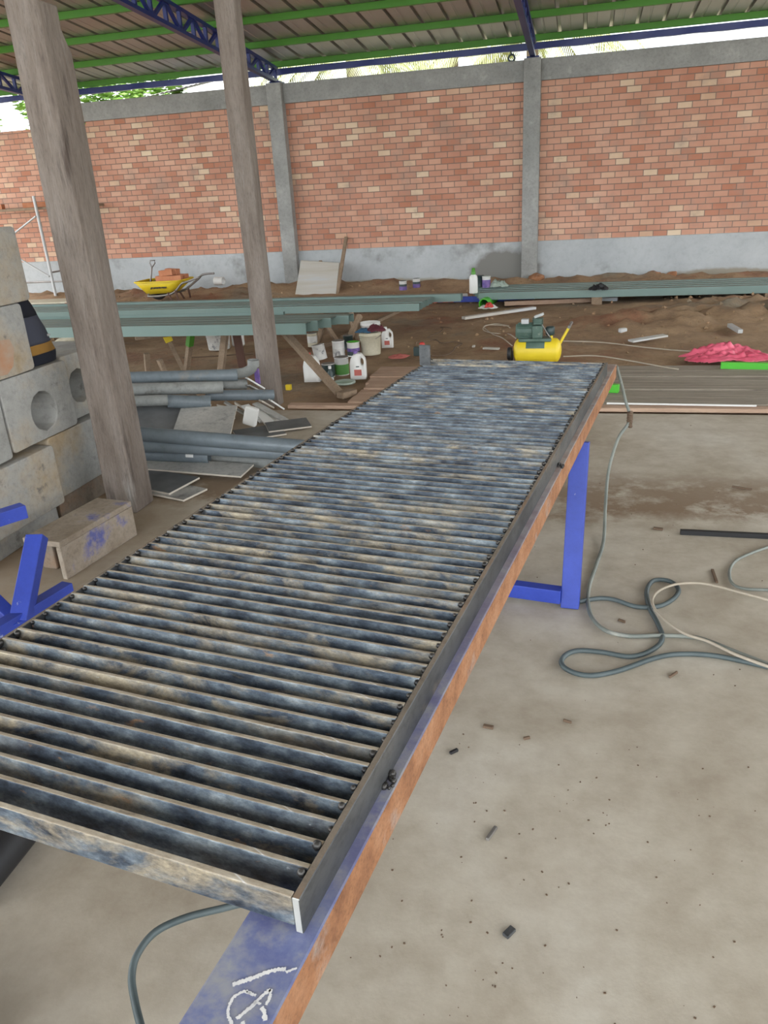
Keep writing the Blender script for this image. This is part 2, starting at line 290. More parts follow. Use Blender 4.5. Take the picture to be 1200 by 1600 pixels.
# ------------------------------------------------------------------ mesh builder
class MB:
    def __init__(s): s.v = []; s.f = []; s.m = []; s.sm = []
    def add(s, vs, fs, mi=0, smooth=False):
        o = len(s.v); s.v += [tuple(v) for v in vs]
        for i, f in enumerate(fs):
            s.f.append(tuple(o+j for j in f)); s.m.append(mi[i] if isinstance(mi, list) else mi); s.sm.append(smooth)
        return s
    def box(s, c, size, rot=None, mi=0, top=None):
        sx, sy, sz = [a/2 for a in size]
        vs = [Vector((x, y, z)) for z in (-sz, sz) for y in (-sy, sy) for x in (-sx, sx)]
        if rot is not None: vs = [rot @ v for v in vs]
        c = Vector(c); vs = [v+c for v in vs]
        fs = [(0, 2, 3, 1), (4, 5, 7, 6), (0, 1, 5, 4), (2, 6, 7, 3), (0, 4, 6, 2), (1, 3, 7, 5)]
        ms = [mi]*6
        if top is not None: ms[1] = top
        return s.add(vs, fs, ms)
    def bar(s, a, b, w, h, mi=0, up=(0, 0, 1), roll=0):
        a, b = Vector(a), Vector(b); d = (b-a); L = d.length; d.normalize()
        u = Vector(up)
        if abs(d.dot(u)) > .98: u = Vector((0, 1, 0))
        x = d.cross(u).normalized(); z = x.cross(d)
        R = Matrix((x, d, z)).transposed()
        if roll: R = Matrix.Rotation(roll, 3, d) @ R
        return s.box((a+b)/2, (w, L, h), R, mi)
    def tube(s, pts, r, n=8, mi=0, caps=True, rs=None):
        pts = [Vector(p) for p in pts]; rings = []; prev = None
        for i, p in enumerate(pts):
            d = (pts[min(i+1, len(pts)-1)]-pts[max(i-1, 0)]).normalized()
            if prev is None:
                u = Vector((0, 0, 1)) if abs(d.z) < .9 else Vector((1, 0, 0))
            else: u = prev
            x = d.cross(u).normalized(); u = x.cross(d).normalized(); prev = u
            rr = rs[i] if rs else r
            rings.append([p + x*(math.cos(2*math.pi*k/n)*rr) + u*(math.sin(2*math.pi*k/n)*rr) for k in range(n)])
        vs = [v for R in rings for v in R]; fs = []
        for i in range(len(rings)-1):
            for k in range(n):
                a = i*n+k; b = i*n+(k+1) % n; fs.append((a, b, b+n, a+n))
        s.add(vs, fs, mi, True)
        if caps:
            s.add(rings[0], [tuple(range(n))[::-1]], mi); s.add(rings[-1], [tuple(range(n))], mi)
        return s
    def pipe(s, a, b, ro, ri, n=18, mi=0, mi_in=None):
        a, b = Vector(a), Vector(b); d = (b-a).normalized(); u = Vector((0, 0, 1)) if abs(d.z) < .9 else Vector((1, 0, 0))
        x = d.cross(u).normalized(); u = x.cross(d)
        def ring(p, r): return [p + x*(math.cos(2*math.pi*k/n)*r)+u*(math.sin(2*math.pi*k/n)*r) for k in range(n)]
        vs = ring(a, ro)+ring(b, ro)+ring(b, ri)+ring(a, ri)
        fo = []; fe = []; fi = []
        for k in range(n):
            j = (k+1) % n
            fo.append((k, j, n+j, n+k)); fe.append((n+k, n+j, 2*n+j, 2*n+k)); fi.append((2*n+k, 2*n+j, 3*n+j, 3*n+k)); fe.append((3*n+k, 3*n+j, j, k))
        s.add(vs, fo, mi, True); s.add(vs, fe, mi); s.add(vs, fi, mi if mi_in is None else mi_in, True)
        return s
    def lathe(s, prof, c=(0, 0, 0), n=24, mi=0, R=None, ms=None):
        c = Vector(c); vs = []
        for r, z in prof:
            for k in range(n):
                v = Vector((r*math.cos(2*math.pi*k/n), r*math.sin(2*math.pi*k/n), z))
                if R is not None: v = R @ v
                vs.append(v+c)
        fs = []; mm = []
        for i in range(len(prof)-1):
            for k in range(n):
                a = i*n+k; b = i*n+(k+1) % n; fs.append((a, b, b+n, a+n)); mm.append(ms[i] if ms else mi)
        s.add(vs, fs, mm, True)
        return s
    def prism(s, poly, a, b, mi=0):    # poly: points (3D, at a); extruded by b-a
        n = len(poly); d = Vector(b)-Vector(a)
        vs = [Vector(p) for p in poly]+[Vector(p)+d for p in poly]
        fs = [tuple(range(n))[::-1], tuple(range(n, 2*n))]+[(k, (k+1) % n, n+(k+1) % n, n+k) for k in range(n)]
        return s.add(vs, fs, mi)
    def build(s, name, mats, parent=None, origin=None, bevel=0, seg=2, solid=0, matrix=None):
        me = bpy.data.meshes.new(name)
        if not isinstance(mats, (list, tuple)): mats = [mats]
        vs = [Vector(v) for v in s.v]
        if origin is None and parent is None:
            lo = [min(v[i] for v in vs) for i in range(3)]; hi = [max(v[i] for v in vs) for i in range(3)]
            origin = ((lo[0]+hi[0])/2, (lo[1]+hi[1])/2, lo[2])
        if origin is None: origin = parent.location if parent.type == 'EMPTY' else (0, 0, 0)
        og = Vector(origin)
        pl = Vector((0, 0, 0))
        par = parent
        while par is not None: pl += par.location; par = par.parent
        me.from_pydata([tuple(v-og) for v in vs], [], s.f)
        for m in mats: me.materials.append(MT[m])
        for p, mi, sm in zip(me.polygons, s.m, s.sm): p.material_index = mi; p.use_smooth = sm
        me.validate(); me.update()
        o = bpy.data.objects.new(name, me); COL.objects.link(o)
        if parent is not None:
            o.parent = parent; o.location = og - pl
        else: o.location = og
        if bevel:
            b = o.modifiers.new('bevel', 'BEVEL'); b.width = bevel; b.segments = seg; b.limit_method = 'ANGLE'
        if solid:
            b = o.modifiers.new('solid', 'SOLIDIFY'); b.thickness = solid; b.offset = 0
        return o
def tag(o, label=None, cat=None, group=None, kind=None):
    if label: o['label'] = label
    if cat: o['category'] = cat
    if group: o['group'] = group
    if kind: o['kind'] = kind
    return o
def thing(name, loc, label, cat, group=None):
    o = bpy.data.objects.new(name, None); COL.objects.link(o); o.location = loc; o.empty_display_size = .1
    return tag(o, label, cat, group)
def struct(o): o['kind'] = 'structure'; return o
def copy_tree(o, parent=None):
    c = o.copy(); COL.objects.link(c)
    if parent is not None: c.parent = parent
    for ch in list(o.children): copy_tree(ch, c)
    return c
def smooth_path(pts, n=6):
    pts = [Vector(p) for p in pts]; out = []
    P = [pts[0]*2-pts[1]]+pts+[pts[-1]*2-pts[-2]]
    for i in range(1, len(P)-2):
        for k in range(n):
            t = k/n; a, b, c, d = P[i-1], P[i], P[i+1], P[i+2]
            out.append(.5*((2*b)+(c-a)*t+(2*a-5*b+4*c-d)*t*t+(3*b-a-3*c+d)*t**3))
    out.append(pts[-1]); return out

# ================================================================== THE SETTING
WY = 14.36
struct(MB().box((-2, -1.15, -.06), (30, 13.8, .12)).build('floor', 'slab', origin=(0, 0, 0)))
# bare earth beyond the slab
def soil_h(x, y):
    h = .05*noise.noise(Vector((x*.7, y*.9, 0))) + .035*noise.noise(Vector((x*2.3, y*2.6, 3))) + .02*noise.noise(Vector((x*6, y*7, 5)))
    k = min(1, max(0, (y-7.4)/1.2))
    mound = .16*math.exp(-((x-2.2)/1.5)**2-((y-10.3)/1.1)**2) + .10*math.exp(-((x-.6)/.7)**2-((y-9.6)/.5)**2) + .10*math.exp(-((y-14.0)/.35)**2)
    mound += .04*math.exp(-((x+8.2)/1.4)**2-((y-13.2)/.5)**2) + .1*math.exp(-((x+6)/.9)**2-((y-13.6)/.4)**2)
    return (h*.8 + mound*(1+.8*noise.noise(Vector((x*5, y*5, 9)))))*k - .02*(1-k) - .012
g = MB(); nx, ny = 300, 130; x0, x1, y0, y1 = -17, 13, 5.75, 14.5
vs = [(x0+(x1-x0)*i/nx, y0+(y1-y0)*j/ny, soil_h(x0+(x1-x0)*i/nx, y0+(y1-y0)*j/ny)) for j in range(ny+1) for i in range(nx+1)]
g.add(vs, [(j*(nx+1)+i, j*(nx+1)+i+1, (j+1)*(nx+1)+i+1, (j+1)*(nx+1)+i) for j in range(ny) for i in range(nx)], 0, True)
go = struct(g.build('floor_soil', 'soil', origin=(0, 0, 0)))
struct(MB().box((-2, 20, -.32), (120, 120, .3)).build('floor_outside', 'outside', origin=(0, 0, 0)))
def sz(x, y): return soil_h(x, y) if y > 5.76 else 0.0
# back wall
struct(MB().box((-1.75, WY+.10, 1.89), (14.8, .18, 2.46)).box((-12.6, WY+.10, 1.865), (6.9, .18, 2.41)).build('wall_back', 'brick', origin=(0, 0, 0)))
struct(MB().box((-4, WY+.09, .31), (24, .24, .72)).build('trim_1', 'plinth', origin=(0, 0, 0), bevel=.01))
for i, (a, b) in enumerate(((-9.4, -5.44), (-5.17, -1.05), (-.78, 5.65))):
    struct(MB().box(((a+b)/2, WY+.07, 3.265), (b-a, .26, .31)).build('trim_%d' % (i+2), 'concrete', bevel=.008))
for i, cx in enumerate((-9.55, -5.305, -.915)):
    struct(MB().box((cx, WY+.02, 1.71), (.27, .36, 3.44)).build('trim_%d' % (i+6), 'concrete', bevel=.008))
# roof: ribbed sheet sloping down to the wall
def rz(y): return 3.77 + .085*(14.6-y)
prof = []; RS = .3905; xa = -13.4
k = 0
while xa + k*RS < 7.5:
    X = xa+k*RS
    prof += [(X-.032, 0), (X-.024, .05), (X+.024, .05), (X+.032, 0), (X+RS*.36, 0), (X+RS*.38, .006), (X+RS*.44, .006), (X+RS*.46, 0)]
    k += 1
ys = [14.75-.9*i for i in range(24)]  # unseen rows run on behind the camera, added to darken the near floor
r = MB(); n = len(prof)
vs = [(px_, y_, rz(y_)+pz_) for y_ in ys for px_, pz_ in prof]
r.add(vs, [(j*n+i, j*n+i+1, (j+1)*n+i+1, (j+1)*n+i) for j in range(len(ys)-1) for i in range(n-1)])
struct(r.build('ceiling', 'sheet', origin=(0, 0, 0), solid=.0015))
YP = [14.47, 13.22, 12.0, 10.9, 9.75, 8.6, 7.4, 6.2]
for i, y_ in enumerate(YP):
    lab = ['green steel roof purlin along the eave, directly above the concrete wall beam', 'green steel roof purlin, second up from the eave above the brick wall',
           'green steel roof purlin, third up from the eave', 'green steel roof purlin, fourth up from the eave, near the top of the photo'][i] if i < 4 else \
           ['green steel roof purlin, fifth up from the eave', 'green steel roof purlin, sixth up from the eave', 'green steel roof purlin, seventh up from the eave', 'green steel roof purlin, eighth up from the eave, nearest overhead'][i-4]
    o = MB().box((-2.95, y_, rz(y_)-.047), (20.8, .05, .09), Matrix.Rotation(-math.atan(.085), 3, 'X')).build('roof_purlin', 'green', bevel=.004)
    tag(o, lab, 'roof purlin', 'green roof purlins')
# navy eave beam with crinkled film under the lowest purlin
e = MB(); nn = 240
for i in range(nn):
    xa_, xb_ = -13.3+20.7*i/nn, -13.3+20.7*(i+1)/nn
    da, db = .012*noise.noise(Vector((xa_*2.3, 0, 0))), .012*noise.noise(Vector((xb_*2.3, 0, 0)))
    za, zb = 3.585+da, 3.585+db
    e.add([(xa_, 14.53, za), (xb_, 14.53, zb), (xb_, 14.53+db, 3.68), (xa_, 14.53+da, 3.68), (xa_, 14.60, za), (xb_, 14.60, zb), (xb_, 14.60, 3.68), (xa_, 14.60, 3.68)],
          [(0, 1, 2, 3), (5, 4, 7, 6), (0, 4, 5, 1), (3, 2, 6, 7)])
tag(e.build('eave_beam', 'navy'), 'long navy blue beam running under the eave above the brick wall', 'eave beam')
# trusses
def truss(x, y_far, y_near, label, t0=3.44, sl=.068):
    T = thing('roof_truss', (x, y_far, t0), label, 'roof truss', 'navy roof trusses')
    zt = lambda y: rz(y)-.125; zb = lambda y: t0+.03+sl*(14.3-y)
    MB().bar((x, y_far, zt(y_far)), (x, y_near, zt(y_near)), .085, .05).build('top_chord', 'navy', T)
    MB().bar((x, y_far, zb(y_far)), (x, y_near, zb(y_near)), .085, .05).build('bottom_chord', 'navy', T)
    y = y_far; i = 0
    st = .38
    while y-st > y_near:
        MB().bar((x, y-.02, zb(y)+.01), (x, y-.02, zt(y)-.01), .05, .04).build('vertical_web', 'navy', T)
        if i % 2 == 0: MB().bar((x, y-.04, zt(y)-.01), (x, y-st+.02, zb(y-st)+.01), .04, .04).build('diagonal_web', 'navy', T)
        else: MB().bar((x, y-.04, zb(y)+.01), (x, y-st+.02, zt(y-st)-.01), .04, .04).build('diagonal_web', 'navy', T)
        y -= st; i += 1
    MB().box((x, y_far+.02, t0+.012), (.2, .24, .02)).build('bearing_plate', 'navy', T)
    return T
truss(-5.3, 14.38, 5.4, 'navy blue lattice roof truss bearing on the concrete column behind the middle wooden post')
truss(-.915, 14.38, 5.4, 'navy blue lattice roof truss bearing on the right-hand concrete column')
truss(-9.65, 14.38, 9.0, 'navy blue lattice roof truss at far left, seen beside the left wooden post')
# cable loop hanging by the right column top
p = MB(); p.tube([Vector((-1.29, 14.515, 3.60)), Vector((-1.27, 14.515, 3.53))], .012)
p.tube([Vector((-1.27+.05*math.cos(a*.5), 14.515, 3.49+.05*math.sin(a*.5))) for a in range(14)], .016)
tag(p.build('cable_coil', 'candk'), 'small dark cable coil hanging under the eave beside the right column top', 'cable')

# ================================================================== GRATE AND ITS STAND
PHI = .1394; E2 = Vector((math.sin(PHI), math.cos(PHI), 0)); G2 = Vector((-math.cos(PHI), math.sin(PHI), 0))
GA = Vector((-.3124, .6482, .79)); GW, GL = .8954, 3.1945
NB = 80
gr = thing('steel_grating', GA-Vector((0, 0, .06)), 'long dark steel bar grating lying on the blue work stand', 'grating')
RX = Matrix((-G2, E2, Vector((0, 0, 1)))).transposed()   # local x to the right, local y away
def gp(u, v, z=0): return GA + G2*(GW-u) + E2*v + Vector((0, 0, z))   # u from the left edge, v from the near edge
rails = []
for side, (u0, top) in enumerate(((.005, -.004), (GW-.005, 0))):
    b = MB(); b.box(gp(u0, GL/2, -.03+top/2), (.011, GL, .06+top), RX)
    o = b.build('side_rail', ['rail', 'railend'], gr, bevel=.0012, seg=1)
    o.data.materials.append(MT['blockrust']); o.data.polygons[2].material_index = 1; o.data.polygons[1].material_index = 2
    rails.append(o)
# bars: one mesh copied
bl = GW-.022; bh, bt = .05, .0105
bm_ = MB(); seg = 1
bm_.box((bl/2, 0, -bh/2), (bl, bt, bh), top=1)
me_obj = None
pitches = [.0]; v_ = .0 + .0485
while len(pitches) < NB: pitches.append(v_); v_ += (GL-.012-.0485)/(NB-2)
for i, v in enumerate(pitches):
    if me_obj is None:
        o = bm_.build('bar', ['bar', 'bartop'], gr, origin=(0, 0, 0), bevel=.0018, seg=2); me_obj = o
        o.location = (0, 0, 0)
    else:
        o = me_obj.copy(); COL.objects.link(o)
    tw = random.uniform(-.02, .02); lean = math.radians(-13+random.uniform(-4, 4)) if i else 0
    o.parent = gr
    R = RX @ Matrix.Rotation(lean, 3, 'X') @ Matrix.Rotation(tw*.12, 3, 'Z')
    P = gp(.011, v+bt/2+.001, random.uniform(-.002, .001) if i else 0) - Vector(gr.location)
    M = R.to_4x4(); M.translation = P
    o.matrix_basis = M
# weld beads, one seam per rail
for side, rail in enumerate(rails):
    b = MB()
    for i, v in enumerate(pitches[1:]):
        for q in range(3):
            u = (.015 if side == 0 else GW-.015)
            c = gp(u+random.uniform(-.003, .003), v-.004+random.uniform(-.004, .004), -.004-.016*q+random.uniform(-.003, .003))
            rr = random.uniform(.0045, .0075)
            b.lathe([(0, -rr), (rr*.75, -rr*.7), (rr, 0), (rr*.75, rr*.7), (0, rr)], c, 7)
    o = b.build('weld_seam', 'weld', rail, origin=tuple(Vector(gr.location)+rail.location)); o['kind'] = 'stuff'
# upright plate at far left corner
pc = gz(667, 571, .79)
o = MB().box(pc+Vector((-.01, .01, .05)), (.055, .012, .10), Matrix.Rotation(-.1, 3, 'Z')).build('steel_plate', 'rail', bevel=.001)
tag(o, 'small upright steel plate standing at the far left corner of the grating', 'metal plate')

# beams of the stand
st = thing('work_stand', (-.3, 2.0, 0), 'blue and rusty steel work stand carrying the long bar grating', 'work stand')
BT = .73; BH = .072; BWd = .105
def beam_at(y, off=0): return Vector((-.3+.1347*(y-.533)+off, y, 0))
def mkbeam(off, ya, yb):
    a, b = beam_at(ya, off-BWd/2), beam_at(yb, off-BWd/2)
    m = MB(); R = Matrix((Vector((math.cos(PHI), -math.sin(PHI), 0)), E2, Vector((0, 0, 1)))).transposed()
    c = (a+b)/2+Vector((0, 0, BT-BH/2)); L = (b-a).length
    # I-profile side read as a flat rusty face; top face keeps the paint
    m.box(c, (BWd, L, BH), R, mi=1, top=0)
    return m
mkbeam(0, .20, 4.06).build('right_beam', ['beam', 'rust'], st, origin=(-.35, 0, .7), bevel=.004)
mkbeam(-.80, .75, 4.0).build('left_beam', ['beam', 'rust'], st, origin=(-1.1, 0, .7), bevel=.004)
for y_ in (2.83, .25):
    a = beam_at(y_, -.035 if y_ > 1 else -.06); 
    xr = a.x+.03
    xl = xr-.86
    yl = y_+.12
    MB().bar((xr, y_, 0), (xr+(.012 if y_ > 1 else 0), y_+(.15 if y_ > 1 else 0), BT-BH-.001), .072, .05).build('leg', 'bluep', st, bevel=.003)
    MB().bar((xl, yl, 0), (xl+(.012 if y_ > 1 else 0), yl+(.15 if y_ > 1 else 0), BT-BH-.001), .072, .05).build('leg', 'bluep', st, bevel=.003)
    MB().bar((xr-.036, y_, .052), (xl+.036, yl, .052), .05, .06).build('foot_bar', 'bluep', st, bevel=.003)
    MB().bar((xr-.03, y_+.12, .60), (xr-.30, y_+.12, .36), .04, .05).build('brace', 'bluep', st, bevel=.003)
# chalk writing on the near end of the beam
ch = MB()
def stroke(pts, wd):
    P = smooth_path([gz(a_, b_, BT+.0012) for a_, b_ in pts], 8) if len(pts) > 2 else [gz(*pts[0], BT+.0012).lerp(gz(*pts[1], BT+.0012), k/8) for k in range(9)]
    L_, R_ = [], []
    for i, p_ in enumerate(P):
        d = (P[min(i+1, len(P)-1)]-P[max(i-1, 0)]).normalized(); nrm = Vector((-d.y, d.x, 0))*wd/2
        L_.append(p_+nrm*random.uniform(.45, 1.15)); R_.append(p_-nrm*random.uniform(.45, 1.15))
    n = len(P); ch.add(L_+R_, [(i, i+1, n+i+1, n+i) for i in range(n-1)])
def cz(l): return [(300+a_*.1833, 1440+b_*.1833) for a_, b_ in l]
stroke(cz([(345, 535), (430, 510), (520, 480), (600, 445), (680, 420), (760, 405), (800, 405)]), .0065)
stroke(cz([(800, 430), (850, 412), (895, 395)]), .004)
stroke(cz([(545, 630), (490, 610), (450, 595), (400, 615), (350, 650), (320, 710), (305, 770), (320, 830), (345, 880)]), .0045)
stroke(cz([(380, 830), (440, 780), (520, 710), (590, 640), (670, 575)]), .0055)
stroke(cz([(670, 575), (665, 640), (630, 710)]), .0045)
stroke(cz([(530, 690), (590, 700)]), .004); stroke(cz([(590, 730), (615, 770), (620, 845)]), .006)
stroke(cz([(460, 590), (500, 610)]), .004); stroke(cz([(430, 850), (440, 880)]), .006)
o = ch.build('chalk_mark', 'chalk', st, origin=(-.35, .6, .731)); o['label'] = 'white chalk lettering on the blue beam end'
# tack welds holding the grating
for q, nm in (((609, 1222), 'x'), ((876, 727), 'x')):
    c = gz(q[0], q[1], BT+.004)
    b = MB()
    for k in range(9):
        rr = random.uniform(.003, .007); b.lathe([(0, -rr), (rr*.75, -rr*.7), (rr, 0), (rr*.75, rr*.7), (0, rr)], c+Vector((random.uniform(-.008, .008), random.uniform(-.02, .02), random.uniform(-.004, .004))), 7)
    b.build('tack_weld', 'weld', st, origin=tuple(c))

# ================================================================== POSTS
def post(name, fc, sx, sy, h, notch, label, top_slant=0, lean=(0, 0)):
    # fc: front right corner on the ground; body goes to -x and +y
    b = MB(); nseg = 26
    vs = []
    x0, y0 = fc
    for j in range(nseg+1):
        t = j/nseg; z = h*t
        wob = lambda s: .006*noise.noise(Vector((z*1.5, s*7.1, x0)))
        n_ = notch if z > h*.93 and notch else 0
        lx, ly = lean[0]*t, lean[1]*t
        q = [(x0-sx+wob(1), y0+wob(2)), (x0-sx*.5, y0-.003+wob(8)), (x0+wob(3), y0+wob(4)), (x0+wob(9)+.003, y0+(sy-n_)*.5), (x0+wob(5), y0+sy-n_+wob(6)), (x0-sx+wob(7), y0+sy-n_)]
        vs += [(a+lx, c+ly, z+(top_slant*((a-x0)/sx) if j == nseg else 0)) for a, c in q]
    fs = []
    for j in range(nseg):
        for k in range(6): fs.append((j*6+k, j*6+(k+1) % 6, (j+1)*6+(k+1) % 6, (j+1)*6+k))
    fs.append(tuple(range(5, -1, -1))); fs.append(tuple(nseg*6+k for k in range(6)))
    b.add(vs, fs)
    return tag(b.build(name, 'wood', origin=(x0-sx/2, y0+sy/2, 0), bevel=.008), label, 'wooden post')
post('wooden_post', (-2.395, 3.56), .172, .195, 2.47, .05, 'thick weathered wooden post standing beside the stacked concrete blocks at left', -.04)
post('wooden_post', (-2.415, 5.86), .15, .125, 4.4, 0, 'tall weathered wooden post in the middle, behind the grey pipes', 0)

# ================================================================== CONCRETE BLOCKS (left stack)
def block_hole(name, x, y0, y1, z0, z1, depth, m, label, hole=None, ang=0, chip=0, group=None, warp=0):
    # face at x (towards +x), body back to x-depth ; hole=(yc, zc, r)
    b = MB(); c = Vector((x, (y0+y1)/2, (z0+z1)/2)); Y, Z = (y1-y0)/2, (z1-z0)/2
    n = 32; cr = .022
    def outer(a):
        # rounded rectangle outline by angle
        dx, dz = math.cos(a), math.sin(a); s = 1/max(abs(dx)/Y, abs(dz)/Z); px_, pz_ = dx*s, dz*s
        if abs(px_) > Y-cr and abs(pz_) > Z-cr:
            ccx, ccz = math.copysign(Y-cr, px_), math.copysign(Z-cr, pz_); v = Vector((px_-ccx, pz_-ccz))
            if v.length > cr: v = v.normalized()*cr
            px_, pz_ = ccx+v.x, ccz+v.y
        j = .006*noise.noise(Vector((px_*9, pz_*9, y0*3)))
        return px_+j, pz_+j
    angs = []
    for cxx, czz, a0 in ((1, 1, 0), (-1, 1, 90), (-1, -1, 180), (1, -1, 270)):
        for q_ in range(5):
            aa = math.radians(a0+90*q_/4); px_, pz_ = cxx*(Y-cr)+cr*math.cos(aa), czz*(Z-cr)+cr*math.sin(aa)
            angs.append((px_, pz_))
        nx_ = ((-1, 1), (-1, -1), (1, -1), (1, 1))[((1, 1), (-1, 1), (-1, -1), (1, -1)).index((cxx, czz))]
        e0 = angs[-1]; aa = math.radians(a0+90); e1 = (nx_[0]*(Y-cr)+cr*math.cos(aa), nx_[1]*(Z-cr)+cr*math.sin(aa))
        for q_ in (1, 2, 3): angs.append((e0[0]+(e1[0]-e0[0])*q_/4, e0[1]+(e1[1]-e0[1])*q_/4))
    n = len(angs)
    if hole: hy, hz, hr = hole[0]-c.y, hole[1]-c.z, hole[2]
    else: hy, hz, hr = 0, 0, 0
    def jit(a): j = .005*noise.noise(Vector((a[0]*9, a[1]*9, y0*3))); return (a[0]+j, a[1]+j)
    front = [Vector((0, *jit(a))) for a in angs]; back = [Vector((-depth, *jit(a))) for a in angs]
    if hole:
        hf = [Vector((0, hy+hr*math.cos(t_), hz+hr*1.05*math.sin(t_))) for t_ in [math.atan2(a[1]-hz, a[0]-hy) for a in angs]]; hb = [Vector((-depth*.98, v.y*1.0, v.z)) for v in hf]
        vs = front+back+hf+hb; fs = []
        for k in range(n):
            j = (k+1) % n
            fs += [(k, j, 2*n+j, 2*n+k), (j, k, n+k, n+j), (2*n+k, 2*n+j, 3*n+j, 3*n+k), (n+j, n+k, 3*n+k, 3*n+j)]
    else:
        vs = front+back; fs = [tuple(range(n)), tuple(range(2*n-1, n-1, -1))]
        for k in range(n):
            j = (k+1) % n; fs.append((j, k, n+k, n+j))
    R = Matrix.Rotation(ang, 3, 'Z')
    b.add([R @ v + c for v in vs], fs)
    o = b.build(name, m, origin=(x-depth/2, c.y, z0), bevel=.006)
    return tag(o, label, 'concrete block', group)
XB = -2.75; BD = .42
grp = 'concrete blocks stacked at left'
block_hole('concrete_block', XB-.02, 3.42, 4.05, 0, .125, .5, 'blockrust', 'low brown-stained concrete block at the foot of the stack, beside the post', group=grp)
block_hole('concrete_block', XB-.02, 2.72, 3.39, 0, .115, .5, 'block', 'low dark concrete block at the foot of the stack, behind the blue frame', group=grp)
block_hole('concrete_block', XB, 3.41, 3.97, .13, .475, BD, 'block', 'plain grey concrete block in the second course, touching the left wooden post', group=grp)
block_hole('concrete_block', XB+.03, 2.62, 3.40, .12, .45, BD, 'block', 'grey concrete block with rounded corner under the holed block', ang=-.02, group=grp)
hc = gx(67, 643, XB)
block_hole('concrete_block', XB, 3.155, 3.70, .48, .845, BD, 'block', 'grey concrete block with a big round hole, in front of the backpack', hole=(hc.y+.015, hc.z, .102), group=grp)
hc = gx(127, 605, XB)
block_hole('concrete_block', XB-.05, 3.72, 4.27, .485, .85, BD, 'block', 'grey concrete block with a round hole, half hidden by the left wooden post', hole=(hc.y+.06, hc.z-.005, .095), group=grp)
block_hole('concrete_block', XB+.0, 2.60, 3.14, .46, .81, BD, 'block', 'pale concrete block cut by the left photo edge, left of the holed block', group=grp)
block_hole('concrete_block', XB, 2.90, 3.45, .85, 1.185, BD, 'block', 'upright concrete block with an orange smear, fourth course of the stack', group=grp)
b4 = bpy.data.objects[-1] if False else None
block_hole('concrete_block', XB+.01, 2.95, 3.52, 1.19, 1.545, BD, 'block', 'topmost grey concrete block of the stack', group=grp)
# orange smear on the fourth course block
sm = MB(); cpts = [gx(a_, b_, XB+.004) for a_, b_ in ((0, 532), (15, 530), (22, 545), (21, 572), (12, 585), (0, 588))]
sm.add(cpts, [(0, 1, 2, 3, 4, 5)])
fo = [o for o in bpy.data.objects if o.get('label', '').startswith('upright concrete')][0]
MT['smear'] = mat('orange_clay_smear', [(.3, (.42, .20, .10)), (.7, (.40, .33, .26))], 9, rough=.95)
so_ = sm.build('clay_smear', 'smear', fo, origin=tuple(fo.location))
# loose formwork timber in front of the stack
fw = thing('formwork_timber', gz(160, 870, 0), 'blue-smeared L-shaped timber form lying on the floor before the concrete blocks', 'formwork')
A, B = gz(106, 906, 0), gz(215, 836, 0)
MT['formwood'] = mat('paint_smeared_timber', [(.3, (.24, .19, .14)), (.7, (.40, .34, .28))], 5, rough=.85, bump=.3, spots=[((.12, .13, .34), 5, .56, .68)], grain=0.3)
dirAB = (B-A).normalized(); inn = Vector((-dirAB.y, dirAB.x, 0))
HT = .165
m_ = MB(); m_.bar(A+inn*.014+Vector((0, 0, HT/2)), B+inn*.014+Vector((0, 0, HT/2)), .028, HT); m_.build('side_board', 'formwood', fw, bevel=.004)
m_ = MB(); m_.bar(A+inn*.11+Vector((0, 0, HT+.0145)), B+inn*.11+Vector((0, 0, HT+.0145)), .22, .028); m_.build('top_board', 'formwood', fw, bevel=.004)
m_ = MB(); m_.bar(A+inn*.17+dirAB*.07+Vector((0, 0, .078)), B+inn*.17-dirAB*.03+Vector((0, 0, .078)), .09, .155); m_.build('inner_block', 'blockrust', fw, bevel=.01)
# backpack on the blocks
bp_ = thing('backpack', (XB-.2, 3.62, .85), 'black and slate backpack with mustard stripe resting on the concrete blocks', 'bag')
bc = Vector((XB-.135, 3.575, 0))
def bagring(z):
    t = (z-.855)/.42
    w_ = (.165*(1-.45*max(0, t)**1.6))*(1-.18*max(0, .1-t)*4); d_ = .11*(1-.4*max(0, t)**2)
    return w_, d_
def bagsec(z0, z1, name, m):
    b = MB(); n = 28; rows = 8; vs = []
    for j in range(rows+1):
        z = z0+(z1-z0)*j/rows; w_, d_ = bagring(z)
        for k in range(n):
            a = 2*math.pi*k/n; cx_, cy_ = math.cos(a), math.sin(a)
            q = (abs(cx_)**3+abs(cy_)**3)**(-1/3)
            cr = .004*noise.noise(Vector((cx_*3, cy_*3, z*14)))
            vs.append(bc+Vector((cx_*q*(d_+cr), cy_*q*(w_+cr)-.10*max(0, (z-.9))/.4*.9, z)))
    fs = [(j*n+k, j*n+(k+1) % n, (j+1)*n+(k+1) % n, (j+1)*n+k) for j in range(rows) for k in range(n)]
    fs += [tuple(range(n))[::-1], tuple(rows*n+k for k in range(n))]
    b.add(vs, fs, 0, True); return b.build(name, m, bp_)
bagsec(.852, .905, 'bottom_panel', 'navycloth'); bagsec(.905, .955, 'mustard_stripe', 'mustard'); bagsec(.955, 1.10, 'front_panel', 'greycloth'); bagsec(1.10, 1.30, 'top_panel', 'navycloth')
lc = gx(76, 523, XB-.022)
MB().box(lc+Vector((-.0, 0, 0)), (.002, .024, .012)).build('logo_patch', 'greywall', bp_)
